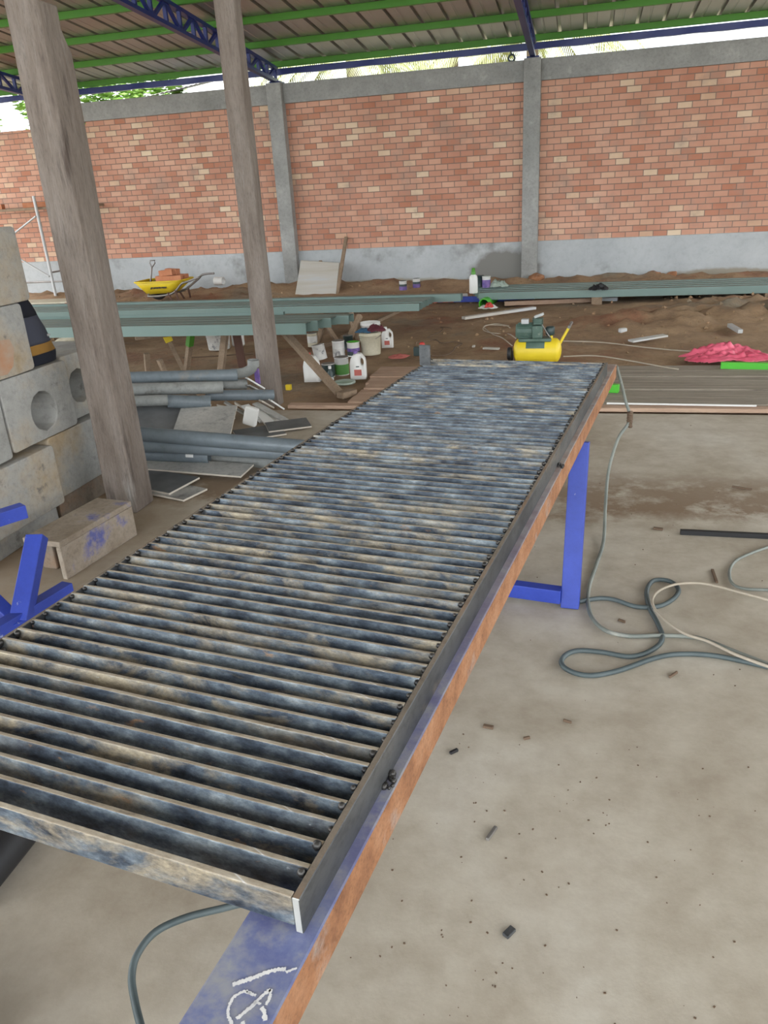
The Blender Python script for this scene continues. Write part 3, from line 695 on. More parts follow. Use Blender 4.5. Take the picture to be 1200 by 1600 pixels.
# blue upturned frame at left
fr = thing('blue_frame', gz(40, 960, .25), 'upturned blue painted steel tube frame on the floor left of the grating', 'frame')
P0, P1 = gz(-120, 1062, .18), gz(108, 922, .18)
MB().bar(P0, P1, .055, .075).build('base_tube', 'bluep', fr, bevel=.003)
q0, q1 = gz(32, 972, .18), gz(58, 838, .42)
MB().bar(q0, q1, .07, .05).build('upright_tube', 'bluep', fr, bevel=.003)
q0, q1 = gz(-60, 828, .5), gz(38, 797, .5)
MB().bar(q0, q1, .055, .055).build('upper_tube', 'bluep', fr, bevel=.003)
q0, q1 = gz(32, 980, .17), gz(-50, 900, .30)
MB().bar(q0, q1, .05, .05).build('side_tube', 'bluep', fr, bevel=.003)
MB().bar(gz(-60, 828, .5), gz(-60, 1020, .17), .05, .05).build('end_tube', 'bluep', fr, bevel=.003)
MB().bar(gz(-40, 1014, .0), gz(-40, 1014, .2)+Vector((0, 0, -.04)), .05, .05).build('foot', 'bluep', fr, bevel=.003)
MB().bar(gz(95, 930, .0), gz(95, 930, .18)+Vector((0, 0, -.03)), .05, .05).build('foot', 'bluep', fr, bevel=.003)

# ================================================================== GREY PIPES
def pipe(pa, pb, r, m, label, group, collar=None, elbow=False, sticker=None, wall=.004):
    pa, pb = Vector(pa), Vector(pb)
    T = thing('plastic_pipe', ((pa+pb)/2)-Vector((0, 0, r)), label, 'pipe', group)
    MB().pipe(pa, pb, r, r-wall, 22).build('pipe_body', m, T)
    d = (pb-pa).normalized()
    if collar: MB().pipe(pb-d*(collar[1]), pb-d*collar[0], r*1.1, r*.99, 22).build('socket', m, T)
    if sticker:
        c = pb-d*sticker
        s_ = MB(); vs = []
        side = d.cross(Vector((0, 0, 1))).normalized()
        for j in range(2):
            for k in range(7):
                a = math.radians(5+60*k/6)
                vs.append(c+d*(.05*j)+(side*math.cos(a)+Vector((0, 0, 1))*math.sin(a))*(r+.0012))
        s_.add(vs, [(k, k+1, k+8, k+7) for k in range(6)]); s_.build('sticker', 'white', T)
    return T
def P2(q, y): return gy(q[0], q[1], y)
ga = 'upper heap of grey pipes'; gb = 'lower heap of grey pipes'
# upper heap (resting on the tile pile)
pipe(P2((150, 592), 5.05), P2((371, 586), 5.45), .046, 'pvc', 'topmost grey plastic pipe of the upper heap, just right of the left post', ga)
pipe(P2((150, 610), 4.85), P2((348, 605), 5.30), .046, 'pvcdust', 'dusty grey pipe, second from top of the upper heap', ga)
pipe(P2((150, 629), 4.75), P2((262, 625), 5.00), .040, 'pvcdust', 'short dusty pipe end pushed into the collared grey pipe', ga)
pipe(P2((262, 627), 5.02), P2((329, 629), 5.16), .048, 'pvc', 'grey pipe with a ribbed collar at the front of the upper heap', ga, collar=(.0, .07))
pipe(P2((322, 618), 5.36), P2((427, 617), 5.66), .042, 'pvc', 'clean grey pipe sticking out farthest right of the upper heap', ga)
pipe(P2((347, 600), 5.55), P2((385, 600), 5.66), .042, 'pvcdust', 'short pale pipe stub behind the second pipe of the upper heap', ga)
# elbow fitting
el = MB(); ec = P2((388, 582), 5.62); el.tube(smooth_path([ec+Vector((-.13, -.04, .0)), ec+Vector((-.04, -.01, .0)), ec+Vector((.03, 0, .03)), ec+Vector((.05, 0, .075))], 5), .04, 16)
el.pipe(ec+Vector((.05, 0, .05)), ec+Vector((.055, 0, .1)), .046, .036)
tag(el.build('pipe_elbow', 'pvcdust'), 'dusty grey pipe elbow at the right end of the topmost pipe', 'pipe fitting')
# lower heap
def PZ(q, z): return gz(q[0], q[1], z)
pipe(PZ((150, 672), .30), PZ((478, 699), .22), .045, 'pvc', 'long grey pipe at the top of the lower heap, running under the grating', gb)
pipe(PZ((150, 690), .22), PZ((470, 709), .15), .045, 'pvc', 'long grey pipe, second of the lower heap, running under the grating', gb)
pipe(PZ((150, 707), .15), PZ((327, 713), .10), .043, 'pvc', 'grey pipe with a small white sticker and open end in the lower heap', gb, sticker=.14, collar=(.0, .03))
pipe(PZ((320, 712), .07), PZ((465, 726), .055), .045, 'pvcdust', 'lowest grey pipe of the lower heap, nearest the floor', gb)
# tiles and slabs beneath
def slab(q, z, size, rotz, tilt, m, label, th=.012, grp=None, edge='tileback'):
    c = gz(q[0], q[1], z); R = Matrix.Rotation(rotz, 3, 'Z') @ Matrix.Rotation(tilt[0], 3, 'X') @ Matrix.Rotation(tilt[1], 3, 'Y')
    o = MB().box((0, 0, 0), (size[0], size[1], th), mi=1, top=0).build('ceramic_tile', [m, edge], origin=(0, 0, 0), bevel=.001, seg=1)
    o.matrix_world = Matrix.Translation(c) @ R.to_4x4()
    return tag(o, label, 'tile', grp)
gt = 'loose tiles around the pipes'
slab((320, 660), .14, (.42, .42), .25, (.28, .0), 'tile', 'large pale grey marbled tile leaning between the two pipe heaps', grp=gt)
slab((250, 655), .16, (.45, .45), .5, (.30, .05), 'tiledark', 'dark grey tile leaning beside the left wooden post', grp=gt)
slab((280, 645), .17, (.40, .30), .1, (.25, .1), 'tile', 'pale tile corner showing between dark tile and marbled tile', grp=gt)
slab((405, 676), .012, (.34, .30), .6, (0, 0), 'tiledark', 'dark grey square tile lying flat right of the pipes', grp=gt)
slab((450, 664), .024, (.32, .24), .5, (.02, 0), 'tiledark', 'grey brown tile overlapping the flat dark tile, farthest right', grp=gt)
slab((285, 728), .055, (.95, .17), -.12, (.12, .0), 'tile', 'long narrow marbled tile strip under the lower pipes', grp=gt)
slab((250, 752), .03, (.42, .26), -.3, (.05, .0), 'tiledark', 'dark tile with pale border beside the left post foot', grp=gt)
slab((262, 765), .012, (.46, .20), -.3, (0, 0), 'tile', 'pale tile edge lowest on the floor beside the left post', grp=gt)
# broken tile stack (pale slats) under pipe ends
SL = [((770, 190), (870, 250), .055), ((775, 232), (835, 262), .05), ((600, 350), (700, 372), .05), ((595, 372), (695, 398), .045), ((760, 350), (870, 445), .07), ((820, 338), (1000, 440), .06),
      ((850, 322), (922, 362), .055), ((905, 318), (985, 370), .05), ((820, 362), (905, 455), .08), ((640, 330), (760, 400), .05), ((700, 335), (800, 395), .05), ((870, 400), (960, 445), .05), ((590, 395), (690, 430), .05)]
for i, (a_, b_, w_) in enumerate(SL):
    za = max(.04, .34-.0012*(a_[1]-150)); zb_ = max(.02, .30-.00115*(b_[1]-150))
    pa, pb = gz(180+a_[0]/3.75, 540+a_[1]/3.75, za), gz(180+b_[0]/3.75, 540+b_[1]/3.75, zb_)
    o = MB().bar(pa, pb, w_, .012).build('ceramic_tile_strip', ['white', 'tile', 'tileback', 'white'][i % 4], bevel=.001, seg=1)
    tag(o, 'narrow pale broken tile strip in the jumble left of the middle post foot', 'tile strip', 'broken tile strips')
o = MB().box(P2((392, 650), 5.0), (.10, .05, .14), Matrix.Rotation(.3, 3, 'Y')).build('broken_brick', 'white', bevel=.012)
tag(o, 'chunky pale broken piece standing among the tile strips', 'rubble')
# rubble bed under the upper heap
rb = MB()
for i in range(60):
    c = Vector((random.uniform(-3.9, -2.9), random.uniform(4.8, 5.75), 0)); hh = .26*(1-abs(c.y-5.3)/.7)+.02
    rr = random.uniform(.03, .08); c.z = max(rr*.5, random.uniform(.2, 1)*hh)
    rb.box(c, (rr*2, rr*1.5, rr), Matrix.Rotation(random.uniform(0, 3), 3, 'Z') @ Matrix.Rotation(random.uniform(-.3, .3), 3, 'X'))
tag(rb.build('rubble', 'blockrust', bevel=.01, seg=1), 'brown broken rubble heaped under the grey pipes', 'rubble', kind='stuff')
# violet pouch by the pipes
vp = MB(); vc = P2((402, 588), 5.75); vp.box(vc, (.045, .02, .13)); tag(vp.build('plastic_pouch', 'purple', bevel=.008), 'violet printed pouch tucked between pipe elbow and middle post', 'pouch')
o = MB().box(gz(451, 605, .03), (.05, .04, .05)).build('yellow_block', 'yellow', bevel=.006); tag(o, 'small yellow block on the ground right of the middle post', 'block')

# ================================================================== GREY-GREEN METAL CHANNELS ON TRESTLES
def channel(a, b, w, h, label, group, flip=False):
    # U-section with lips, built as one folded sheet
    a, b = Vector(a), Vector(b); d = (b-a).normalized(); s_ = Vector((-d.y, d.x, 0)); t = .003
    prof = [(0, .0), (0, h), (.0+t, h), (w, h*.92), (w, 0), (w-.02, 0), (w-.02, t), (w-t, t), (w-t, h*.92-t), (t, h-t), (t, t), (.02, t), (.02, 0)]
    poly = [a+s_*p_[0]+Vector((0, 0, p_[1])) for p_ in prof]
    n = len(poly); vs = poly+[p_+(b-a) for p_ in poly]
    m = MB(); m.add(vs, [(k, (k+1) % n, n+(k+1) % n, n+k) for k in range(n)])
    o = m.build('metal_channel', 'gsheet'); return tag(o, label, 'metal channel', group)
g1 = 'grey-green metal channels on the near trestles'
zc = .50
names = ['front grey-green channel on the near trestles, ending behind the middle post', 'second grey-green channel from the front on the near trestles',
         'third grey-green channel from the front on the near trestles', 'rearmost grey-green channel on the near trestles, its end farthest right']
ends = [(478, .0), (497, .17), (518, .34), (546, .51)]
ybase = gz(480, 522, zc).y
for i, ((ex, oy), nm) in enumerate(zip(ends, names)):
    hh = .095-.006*i
    yy = ybase+oy
    xr = gy(ex, 500, yy).x
    channel((-8.2, yy+.02, zc), (xr, yy-.02, zc), .165, hh, nm, g1)
for i in range(2):
    channel((-8.2, ybase+.73+i*.05, zc+.0), (-3.0+i*.2, ybase+.73+i*.05, zc), .045, .085, ['thin grey-green channel behind the four wide ones on the near trestles', 'last thin grey-green channel edge at the back of the near trestles'][i], g1)
def stick(a, b, w, label, m='stick', name='wooden_prop', cat='wooden prop', group=None, h=None):
    o = MB().bar(a, b, w, h or w*.8).build(name, m, bevel=.004); return tag(o, label, cat, group)
gs = 'wooden trestle legs'
T1 = thing('wooden_trestle', gz(470, 590, 0), 'wooden trestle holding up the near grey-green channels, with slanting brace', 'trestle')
f1 = gz(530, 614, 0.01); t1 = gy(440, 524, 6.9); t1.z = zc-.03
MB().bar(f1, t1, .065, .05).build('slanting_leg', 'stick', T1, bevel=.004)
f2 = gz(344, 590, 0); MB().bar(f2, (f2.x+.12, f2.y, zc-.05), .06, .06).build('leg', 'stick', T1, bevel=.004)
f3 = gz(379, 573, 0); MB().bar(f3, (f3.x+.02, f3.y-.1, zc-.05), .075, .06).build('leg', 'browniron', T1, bevel=.004)
MB().bar((t1.x-1.3, ybase+.1, zc-.025), (t1.x+.05, ybase+1.0, zc-.025), .07, .045).build('cross_bar', 'stick', T1, bevel=.004)
MB().bar((f2.x+.12, f2.y, zc-.07), (f3.x+.02, f3.y-.1, zc-.07), .06, .045).build('cross_bar', 'stick', T1, bevel=.004)
# short stakes behind the pipes
for (qb, qt, lab, capm) in (((232, 582), (229, 552), 'short pale wooden stake behind the pipes, nearest the left post', None),
                            ((262, 585), (249, 562), 'short leaning stake right of the pale stake', None),
                            ((287, 573), (264, 532), 'leaning stake with a yellow cap in the bare earth', 'yellow'),
                            ((291, 578), (297, 532), 'upright stake with a green painted top', 'green')):
    a = gz(qb[0], qb[1]+6, -.02); b = gy(qt[0], qt[1], a.y-.05)
    T = thing('wooden_stake', a, lab, 'stake', 'stakes in the bare earth')
    MB().bar(a, b, .055, .045).build('shaft', 'stick', T, bevel=.004)
    if capm: MB().bar(b-(b-a).normalized()*(.01 if capm == 'yellow' else .06), b+(b-a).normalized()*.08, .10 if capm == 'yellow' else .065, .08 if capm == 'yellow' else .055).build('cap', capm, T, bevel=.006)
# second set, farther
g2 = 'grey-green metal channels on the far trestles'
zd = .30
yb2 = gz(655, 486, zd).y
channel((-9.5, yb2+.02, zd), (gy(655, 480, yb2).x, yb2, zd), .13, .085, 'front grey-green channel of the far trestles, behind the middle post', g2)
for i in range(4):
    yy = yb2+.155+i*.14
    channel((-9.5, yy, zd), (gy(660+i*5, 476, yy).x, yy, zd), .13, .085-.004*i, ['second channel from the front on the far trestles', 'third channel from the front on the far trestles', 'fourth channel from the front on the far trestles', 'fifth channel from the front on the far trestles'][i], g2)
yy = yb2+.72
channel((-9.5, yy+.03, zd), (gy(720, 464, yy).x, yy, zd), .16, .09, 'rearmost wide grey-green channel of the far trestles, reaching past the small paint cans', g2)
T2 = thing('wooden_trestle', gz(556, 545, 0), 'wooden trestle with crossed legs under the far grey-green channels', 'trestle')
a = gz(562, 535, 0); MB().bar(a, (a.x-.12, a.y+.1, zd+.02), .06, .05).build('leg', 'stick', T2, bevel=.004)
a = gz(541, 540, 0); MB().bar(a, (a.x+.1, a.y+.3, zd-.01), .06, .05).build('leg', 'stick', T2, bevel=.004)
a = gz(530, 538, 0); MB().bar(a, (a.x-.12, a.y-.1, zd-.03), .055, .045).build('leg', 'stick', T2, bevel=.004)
MB().bar((-3.6, yb2+.1, zd-.03), (-2.0, yb2+.4, zd-.03), .06, .05).build('cross_bar', 'stick', T2, bevel=.004)
T3 = thing('wooden_trestle', (-7, yb2+.6, 0), 'wooden trestle holding the far channels on the left', 'trestle')
for k in (-.5, .5): MB().bar((-6.4, yb2+.6+k, -.02), (-6.4, yb2+.6+k*.8, zd-.04), .07, .06).build('leg', 'stick', T3)
MB().bar((-6.4, yb2+.05, zd-.025), (-6.4, yb2+1.25, zd-.025), .06, .05).build('cross_bar', 'stick', T3)
T4 = thing('wooden_trestle', (-5.7, ybase+.5, 0), 'wooden trestle under the near channels at the left, beyond the left post', 'trestle')
for k in (-.4, .4): MB().bar((-5.7, ybase+.5+k, -.02), (-5.7, ybase+.5+k*.8, zc-.04), .07, .06).build('leg', 'stick', T4)
MB().bar((-5.7, ybase-.02, zc-.025), (-5.7, ybase+1.05, zc-.025), .06, .045).build('cross_bar', 'stick', T4)
# long sloping poles under far set
stick(gz(535, 527, .03), gz(640, 478, .12)+Vector((0, 0, 0)), .05, 'long pale wooden pole sloping beneath the far channels, behind the cream bucket', name='wooden_pole', cat='pole')
stick(gz(500, 543, .02), gz(560, 520, .06), .05, 'short wooden pole lying behind the beige can', name='wooden_pole', cat='pole')
stick(gz(497, 535, 0), gy(493+9, 513, gz(497, 535, 0).y), .06, 'short upright wooden prop right of the beige can', group=gs)
# third set against the wall
g3 = 'grey-green channels along the wall'
ya = 11.30
for i in range(5):
    channel((gy(748-i*3, 455, ya+i*.2).x, ya+i*.2, .10), (6.5, ya+i*.2, .10), .19, .10, ['front grey-green channel stacked low along the wall at right', 'second channel from the front along the wall at right', 'third channel from the front along the wall at right', 'fourth channel from the front along the wall at right', 'channel nearest the wall at right'][i], g3)
for i, X in enumerate((.2, 2.4)):
    o = MB().box((X, ya+.5, .04), (.14, 1.0, .118)).build('wooden_bearer', 'stick', bevel=.005); tag(o, ['wooden bearer under the wall channels, right of the column', 'wooden bearer under the wall channels, by the right photo edge'][i], 'bearer')
# navy tube and pale planks below
o = MB().bar(gz(683, 468, .04), gz(835, 466, .04), .07, .08).build('steel_tube', 'bluep', bevel=.004); tag(o, 'dark blue steel tube lying before the wall channels', 'steel tube')
o = MB().bar(gz(788, 474, .03), gz(925, 468, .03), .10, .06).build('wooden_board', 'plankpink', bevel=.004); tag(o, 'pale board lying in front of the wall channels, left part reddish', 'board')
o = MB().bar(gz(937, 467, .03), gz(965, 467, .03), .08, .05).build('wooden_board', 'ply', bevel=.004); tag(o, 'short pale block of wood before the wall channels', 'board')
o = MB().bar(gz(724, 497, .04), gz(835, 481, .04), .085, .035).build('wooden_board', 'ply', bevel=.004); tag(o, 'long pale board lying on the soil behind the compressor', 'board')
o = MB().bar(gz(706, 463, .06), gz(730, 461, .06), .07, .05).build('foam_block', 'white', bevel=.004); tag(o, 'small white block beside the dark blue tube', 'block')
# green pipe offcut
a, b = gz(756, 475, .07), gz(767, 468, .07)
o = MB().pipe(a, b+(b-a)*.4, .075, .062, 20).build('pipe_offcut', 'lime'); tag(o, 'short bright green pipe offcut lying before the wall channels', 'pipe')
# crushed bag below it
def rag(name, c, sx, sy, h, m, label, cat, seed=0, n=26):
    b = MB(); vs = []
    for j in range(n+1):
        for i in range(n+1):
            u, v = i/n*2-1, j/n*2-1; rr = math.sqrt(u*u+v*v); k = 1+.25*noise.noise(Vector((math.atan2(v, u)*1.1, seed, 0)))
            e_ = max(0, 1-(rr/1.1)**2.4)
            z = h*e_*(.25+.7*(1-abs(noise.noise(Vector((u*1.7+seed, v*2.6, seed*3)))*2.4))*(.6+.6*noise.noise(Vector((u*1.3, v*1.1, seed))))+.35*abs(noise.noise(Vector((u*4.6, v*4.6+seed, 2))))+.22*noise.noise(Vector((u*11, v*9, seed)))) + .006
            X, Y = c[0]+u*k*sx, c[1]+v*k*sy
            vs.append((X, Y, max(z, .004)+c[2]))
    keep = lambda i, j: ((i+.5)/n*2-1)**2+((j+.5)/n*2-1)**2 < 1.15
    b.add(vs, [(j*(n+1)+i, j*(n+1)+i+1, (j+1)*(n+1)+i+1, (j+1)*(n+1)+i) for j in range(n) for i in range(n) if keep(i, j)], 0, True)
    return tag(b.build(name, m, solid=.003), label, cat)
c = gz(763, 482, .03); rag('plastic_bag', c, .13, .1, .07, 'white', 'crumpled clear white plastic bag beside the green pipe offcut', 'bag', 3)
c = gz(764, 481, .05); rag('plastic_wrapper', c, .06, .05, .09, 'red', 'small red wrapper lying on the white plastic bag', 'wrapper', 5)
c = gz(688, 473, .03); rag('plastic_wrapper', c, .18, .06, .1, 'pinkrag', 'dull pink wrapper at the end of the far channels', 'wrapper', 8)
c = gz(1132, 560, .02); rag('plastic_sheet', c, .36, .22, .15, 'pinkbag', 'crumpled bright pink plastic sheet on the soil at right', 'plastic sheet', 11, 44)
c = gz(623, 560, .0); rag('rag', (c.x, c.y, c.z+.01), .10, .1, .035, 'pinkrag', 'flat pinkish rag on the soil right of the cream bucket', 'rag', 13)

# ================================================================== ITEMS BY THE WALL
def can(name, q, r, h, mats, label, group=None, tilt=0, handle=False, lidc=None, z=0, bands=None, cat='paint can'):
    c = gz(q[0], q[1], z); T = thing(name, c, label, cat, group)
    R = Matrix.Rotation(tilt, 3, 'Y')
    b = MB(); b.lathe([(0, 0), (r, 0), (r, h*.03), (r*.985, h*.05), (r*.985, h*.94), (r*1.03, h*.95), (r*1.03, h), (r*.9, h), (r*.88, h*.97), (0, h*.97)], c, 24, R=R,
            ms=[0, 0, 0, 0, 0, 0, 1, 1, 1])
    b.build('can_body', [mats[0], lidc or 'steel'], T)
    if len(mats) > 1:
        lo, hi = bands or (.12, .62)
        MB().lathe([(r*1.0, h*lo), (r*1.003, h*hi)], c, 24, R=R).build('label_band', mats[1], T)
        if len(mats) > 2:
            MB().lathe([(r*1.006, h*(hi-.14)), (r*1.006, h*(hi+.1))], c, 24, R=R).build('label_band', mats[2], T)
    if handle:
        P = [c + R @ Vector((r*1.03*math.cos(t), .0, h*.9+.3*r*math.sin(t))) + Vector((0, -r*.9*math.sin(t), 0)) for t in [math.pi*k/10 for k in range(11)]]
        MB().tube(P, .003, 5).build('wire_handle', 'steel', T)
    return T
gcan = 'paint cans before the far trestle'
can('paint_can', (489, 541), .058, .15, ['cream', 'canw'], 'beige paint can nearest the channel ends, farthest left of the group', gcan, bands=(.3, .8))
can('paint_can', (502, 561), .068, .155, ['canw'], 'dented whitish paint can leaning behind the left white jug', gcan, tilt=-.18, handle=True)
can('paint_can', (530, 557), .066, .17, ['white', 'canw'], 'white paint can standing behind the green-labelled can', gcan, bands=(.1, .55))
can('paint_can', (553, 556), .068, .15, ['white', 'candk', 'purple'], 'paint can with green lid and purple band behind the white jug', gcan, lidc='lime', bands=(.1, .5))
can('paint_can', (545, 545), .055, .15, ['candk'], 'dark green paint can half hidden behind the green-lidded can', gcan)
can('paint_can', (535, 585), .068, .17, ['white', 'cangrn'], 'white paint can with wide green label beside the white jug', gcan, handle=True, bands=(.05, .62))
can('paint_can', (514, 588), .062, .125, ['white', 'candk', 'candk'], 'black-labelled paint can behind the small dark bottle', gcan, handle=True, bands=(.05, .85))
# small bottle
c = gz(517, 597, 0); T = thing('glass_bottle', c, 'small dark green bottle standing before the black-labelled can', 'bottle')
MB().lathe([(0, 0), (.028, 0), (.03, .01), (.03, .085), (.012, .11), (.011, .135), (0, .135)], c, 16).build('bottle_body', 'candk', T)
MB().lathe([(.0305, .02), (.0305, .05)], c, 16).build('label_band', 'canw', T)
MB().lathe([(.014, .125), (.014, .15), (0, .15)], c, 12).build('cap', 'white', T)
def jug(q, s_, rot, label, capm, lab=None):
    c = gz(q[0], q[1], 0); T = thing('plastic_jug', c, label, 'jug', 'white plastic jugs')
    R = Matrix.Rotation(rot, 3, 'Z')
    # outline with a real handle opening, extruded to depth
    w_, h_, d_ = .075*s_, .25*s_, .05*s_
    outl = [(-w_, 0), (w_, 0), (w_, h_*.62), (w_*.92, h_*.78), (w_*.45, h_*.95), (-w_*.05, h_*.97), (-w_*.5, h_*.92), (-w_*.85, h_*.78), (-w_, h_*.6)]
    b = MB(); n = 24
    def onl(t):
        seg_ = t*len(outl); i = int(seg_) % len(outl); f = seg_-int(seg_); a, bb = outl[i], outl[(i+1) % len(outl)]
        return (a[0]+(bb[0]-a[0])*f, a[1]+(bb[1]-a[1])*f)
    nn = 36; O = [onl(k/nn) for k in range(nn)]
    hc_ = (w_*.55, h_*.66)
    # inner loop follows the same direction round the hole
    def inner(p): 
        a = math.atan2(p[1]-hc_[1], p[0]-hc_[0]); return (hc_[0]+.017*s_*math.cos(a), hc_[1]+.036*s_*math.sin(a))
    I = [inner(p) for p in O]
    vs = []
    for yy_, sh in ((-d_, .9), (-d_*.6, 1), (d_*.6, 1), (d_, .9)):
        for p in O: vs.append(c+R @ Vector((p[0]*sh, yy_, p[1] if sh == 1 else h_*.02+p[1]*.97)))
    base = len(vs)
    for yy_ in (-d_, d_):
        for p in I: vs.append(c+R @ Vector((p[0], yy_*.8, p[1])))
    fs = []
    for r_ in range(3):
        for k in range(nn):
            j = (k+1) % nn; fs.append((r_*nn+k, r_*nn+j, (r_+1)*nn+j, (r_+1)*nn+k))
    for k in range(nn):
        j = (k+1) % nn; fs.append((j, k, base+k, base+j)); fs.append((3*nn+k, 3*nn+j, base+nn+j, base+nn+k)); fs.append((base+j, base+k, base+nn+k, base+nn+j))
    b.add(vs, fs, 0, True); b.build('jug_body', 'white', T)
    MB().lathe([(.02*s_, 0), (.02*s_, .03*s_), (0, .03*s_)], c+R @ Vector((-w_*.25, 0, h_*.95)), 16).build('cap', capm, T)
    if lab:
        MB().box(c+R @ Vector((0, -d_*1.02, h_*.28)), (w_*.9, .002, h_*.22), R).build('label_patch', lab, T)
        MB().box(c+R @ Vector((0, -d_*1.02, h_*.50)), (w_*.4, .002, h_*.035), R).build('label_text', 'candk', T)
    return T
jug((561, 592), 1.0, .15, 'white plastic jug with handle and reddish label, frontmost of the paint cans', 'purple', 'pinkrag')
jug((489, 596), 1.0, .1, 'white plastic jug partly behind the slanting trestle leg', 'red')
jug((606, 543), .85, .1, 'white plastic jug with reddish label right of the cream bucket', 'white', 'pinkrag')
# bucket with cloth
def bucket(q, r, h, m, label, z=0):
    c = gz(q[0], q[1], z); T = thing('bucket', c, label, 'bucket')
    MB().lathe([(0, 0), (r*.88, 0), (r*.9, .01), (r*.985, h*.86), (r*1.05, h*.87), (r*1.05, h*.9), (r, h*.9), (r*1.02, h), (r*.97, h), (r*.95, h*.8), (r*.86, .02), (0, .02)], c, 30).build('bucket_body', m, T)
    P = [c + Vector((r*1.05*math.cos(t), -r*.9*math.sin(t), h*.88-.35*r*math.sin(t))) for t in [math.pi*k/12 for k in range(13)]]
    MB().tube(P, .003, 5).build('wire_handle', 'steel', T)
    return c
c = bucket((580, 553), .115, .235, 'cream', 'large cream plastic bucket with blue and maroon cloths on its rim')
rag('cloth', (c.x-.04, c.y-.03, c.z+.235), .11, .08, .05, 'bluecloth', 'dark blue cloth draped on the rim of the cream bucket', 'cloth', 21)
rag('cloth', (c.x+.07, c.y-.01, c.z+.24), .10, .08, .09, 'maroon', 'maroon cloth heaped on the rim of the cream bucket', 'cloth', 23)
bucket((580, 533), .115, .22, 'white', 'white bucket standing behind the cream bucket')
bucket((343, 545), .14, .20, 'canw', 'grey-smeared white bucket under the near channels, left of the brown leg')
c = gz(373, 540, 0); T = thing('plastic_jug', c, 'white container under the near channels beside the brown leg', 'jug', 'white plastic jugs')
MB().lathe([(0, 0), (.07, 0), (.075, .02), (.075, .15), (.05, .19), (.02, .2), (.02, .22), (0, .22)], c, 18).build('jug_body', 'white', T)
MB().lathe([(.023, .205), (.023, .235), (0, .235)], c, 12).build('cap', 'candk', T)
# lid and wood block
c = gz(539, 599, 0.0); o = MB().lathe([(0, .012), (.085, .012), (.092, .0), (.098, .004), (.098, .02), (.09, .022), (.084, .018), (0, .018)], c, 28).build('pot_lid', 'glass'); tag(o, 'greenish round lid lying on the ground before the jug', 'lid')
o = MB().bar(gz(531, 618, .03), gz(553, 612, .03), .09, .055).build('wood_block', 'stick', bevel=.006); tag(o, 'short mossy wood block at the slanting leg foot', 'wood block')
# long boards beside the slab
gpk = 'long boards laid along the slab edge'
YL = 5.78
lefts = [(452, 'pinkish board edging the concrete slab, reaching to the middle post'), (548, 'second board from the slab edge'), (560, 'third board from the slab edge'), (572, 'fourth board from the slab edge'),
         (576, 'fifth board from the slab edge'), (582, 'sixth board from the slab edge'), (592, 'farthest board of the row, bordering the bare soil')]
wds = [.11, .22, .23, .21, .25, .24, .21]; y_ = YL
for i, (lx, lab) in enumerate(lefts):
    w_ = wds[i]; X0 = gy(lx, 600, y_+w_/2).x if False else None
    yc = y_+w_/2
    # left end from the survey line on the ground at this depth
    d0 = None
    for py in range(560, 660):
        P = gz(lx, py, .03)
        if d0 is None or abs(P.y-yc) < abs(d0.y-yc): d0 = P
    xr = 5.2+random.uniform(-.4, .6)
    ang = random.uniform(-.006, .006)
    zt_ = .016
    segs = [(d0.x, xr, 'plankpink')] if i < 1 else [(d0.x, -.35-.1*i, 'plankpink'), (-.34-.1*i, xr, 'plank')]
    for si, (xa_, xb_, m_) in enumerate(segs):
        o = MB().box(((xa_+xb_)/2, yc, zt_), (xb_-xa_, w_-.022, [.03, .04, .028, .042, .03, .038, .03][i])).build('plank', m_, bevel=.003)
        o.rotation_euler.z = ang*.4
        tag(o, lab+(', its reddish left length' if len(segs) == 2 and si == 0 else ', its grey right length' if len(segs) == 2 else ''), 'plank', gpk)
    y_ += w_
o = MB().bar(gz(948, 630, .045), gz(1182, 634, .045), .012, .012).build('metal_strip', 'white'); tag(o, 'thin white metal strip lying on the planks at right', 'strip')
# lime green tubes
o = MB().bar(gz(1126, 571, .055), gz(1126, 571, .055)+Vector((2.2, -.25, 0)), .05, .06).build('steel_tube', 'lime', bevel=.003); tag(o, 'bright green steel tube lying beside the pink plastic sheet', 'steel tube')
o = MB().bar(gz(967, 607, .065), gz(967, 607, .065)+Vector((-1.3, .35, 0)), .05, .065).build('steel_tube', 'lime', bevel=.003); tag(o, 'bright green steel tube end peeking out behind the far end of the work stand', 'steel tube')

# ================================================================== COMPRESSOR
cy0 = 7.42; cx = gz(839, 566, 0).x*cy0/gz(839, 566, 0).y
C0 = Vector((cx, cy0, 0))
cp = thing('air_compressor', C0, 'yellow tank air compressor with dark green motor on the soil', 'air compressor')
L_ = .225; Rk = .115; zt = .14
prof = [(0, -L_)]+[(Rk*math.sin(a), -L_+.06-.06*math.cos(a)) for a in [math.pi/2*k/5 for k in range(1, 6)]]+[(Rk, L_-.06)]+[(Rk*math.cos(a), L_-.06+.06*math.sin(a)) for a in [math.pi/2*k/5 for k in range(1, 5)]]+[(0, L_)]
RY = Matrix.Rotation(math.pi/2, 3, 'Y')
MB().lathe(prof, C0+Vector((0, 0, zt)), 32, R=RY).build('tank', 'yellow', cp)
MB().box(C0+Vector((-.02, -.01, zt+Rk-.005)), (.30, .17, .03)).build('mounting_plate', 'motor', cp, bevel=.01)
# painted badge patch on the tank front
bd_ = MB(); vs = []
for j in range(2):
    for k in range(9):
        a = math.radians(20+55*k/8); vs.append(C0+Vector((-.10+.17*j, -(Rk+.0015)*math.cos(a), zt+(Rk+.0015)*math.sin(a))))
bd_.add(vs, [(k, k+1, k+10, k+9) for k in range(8)]); bd_.build('badge_panel', 'motor', cp)
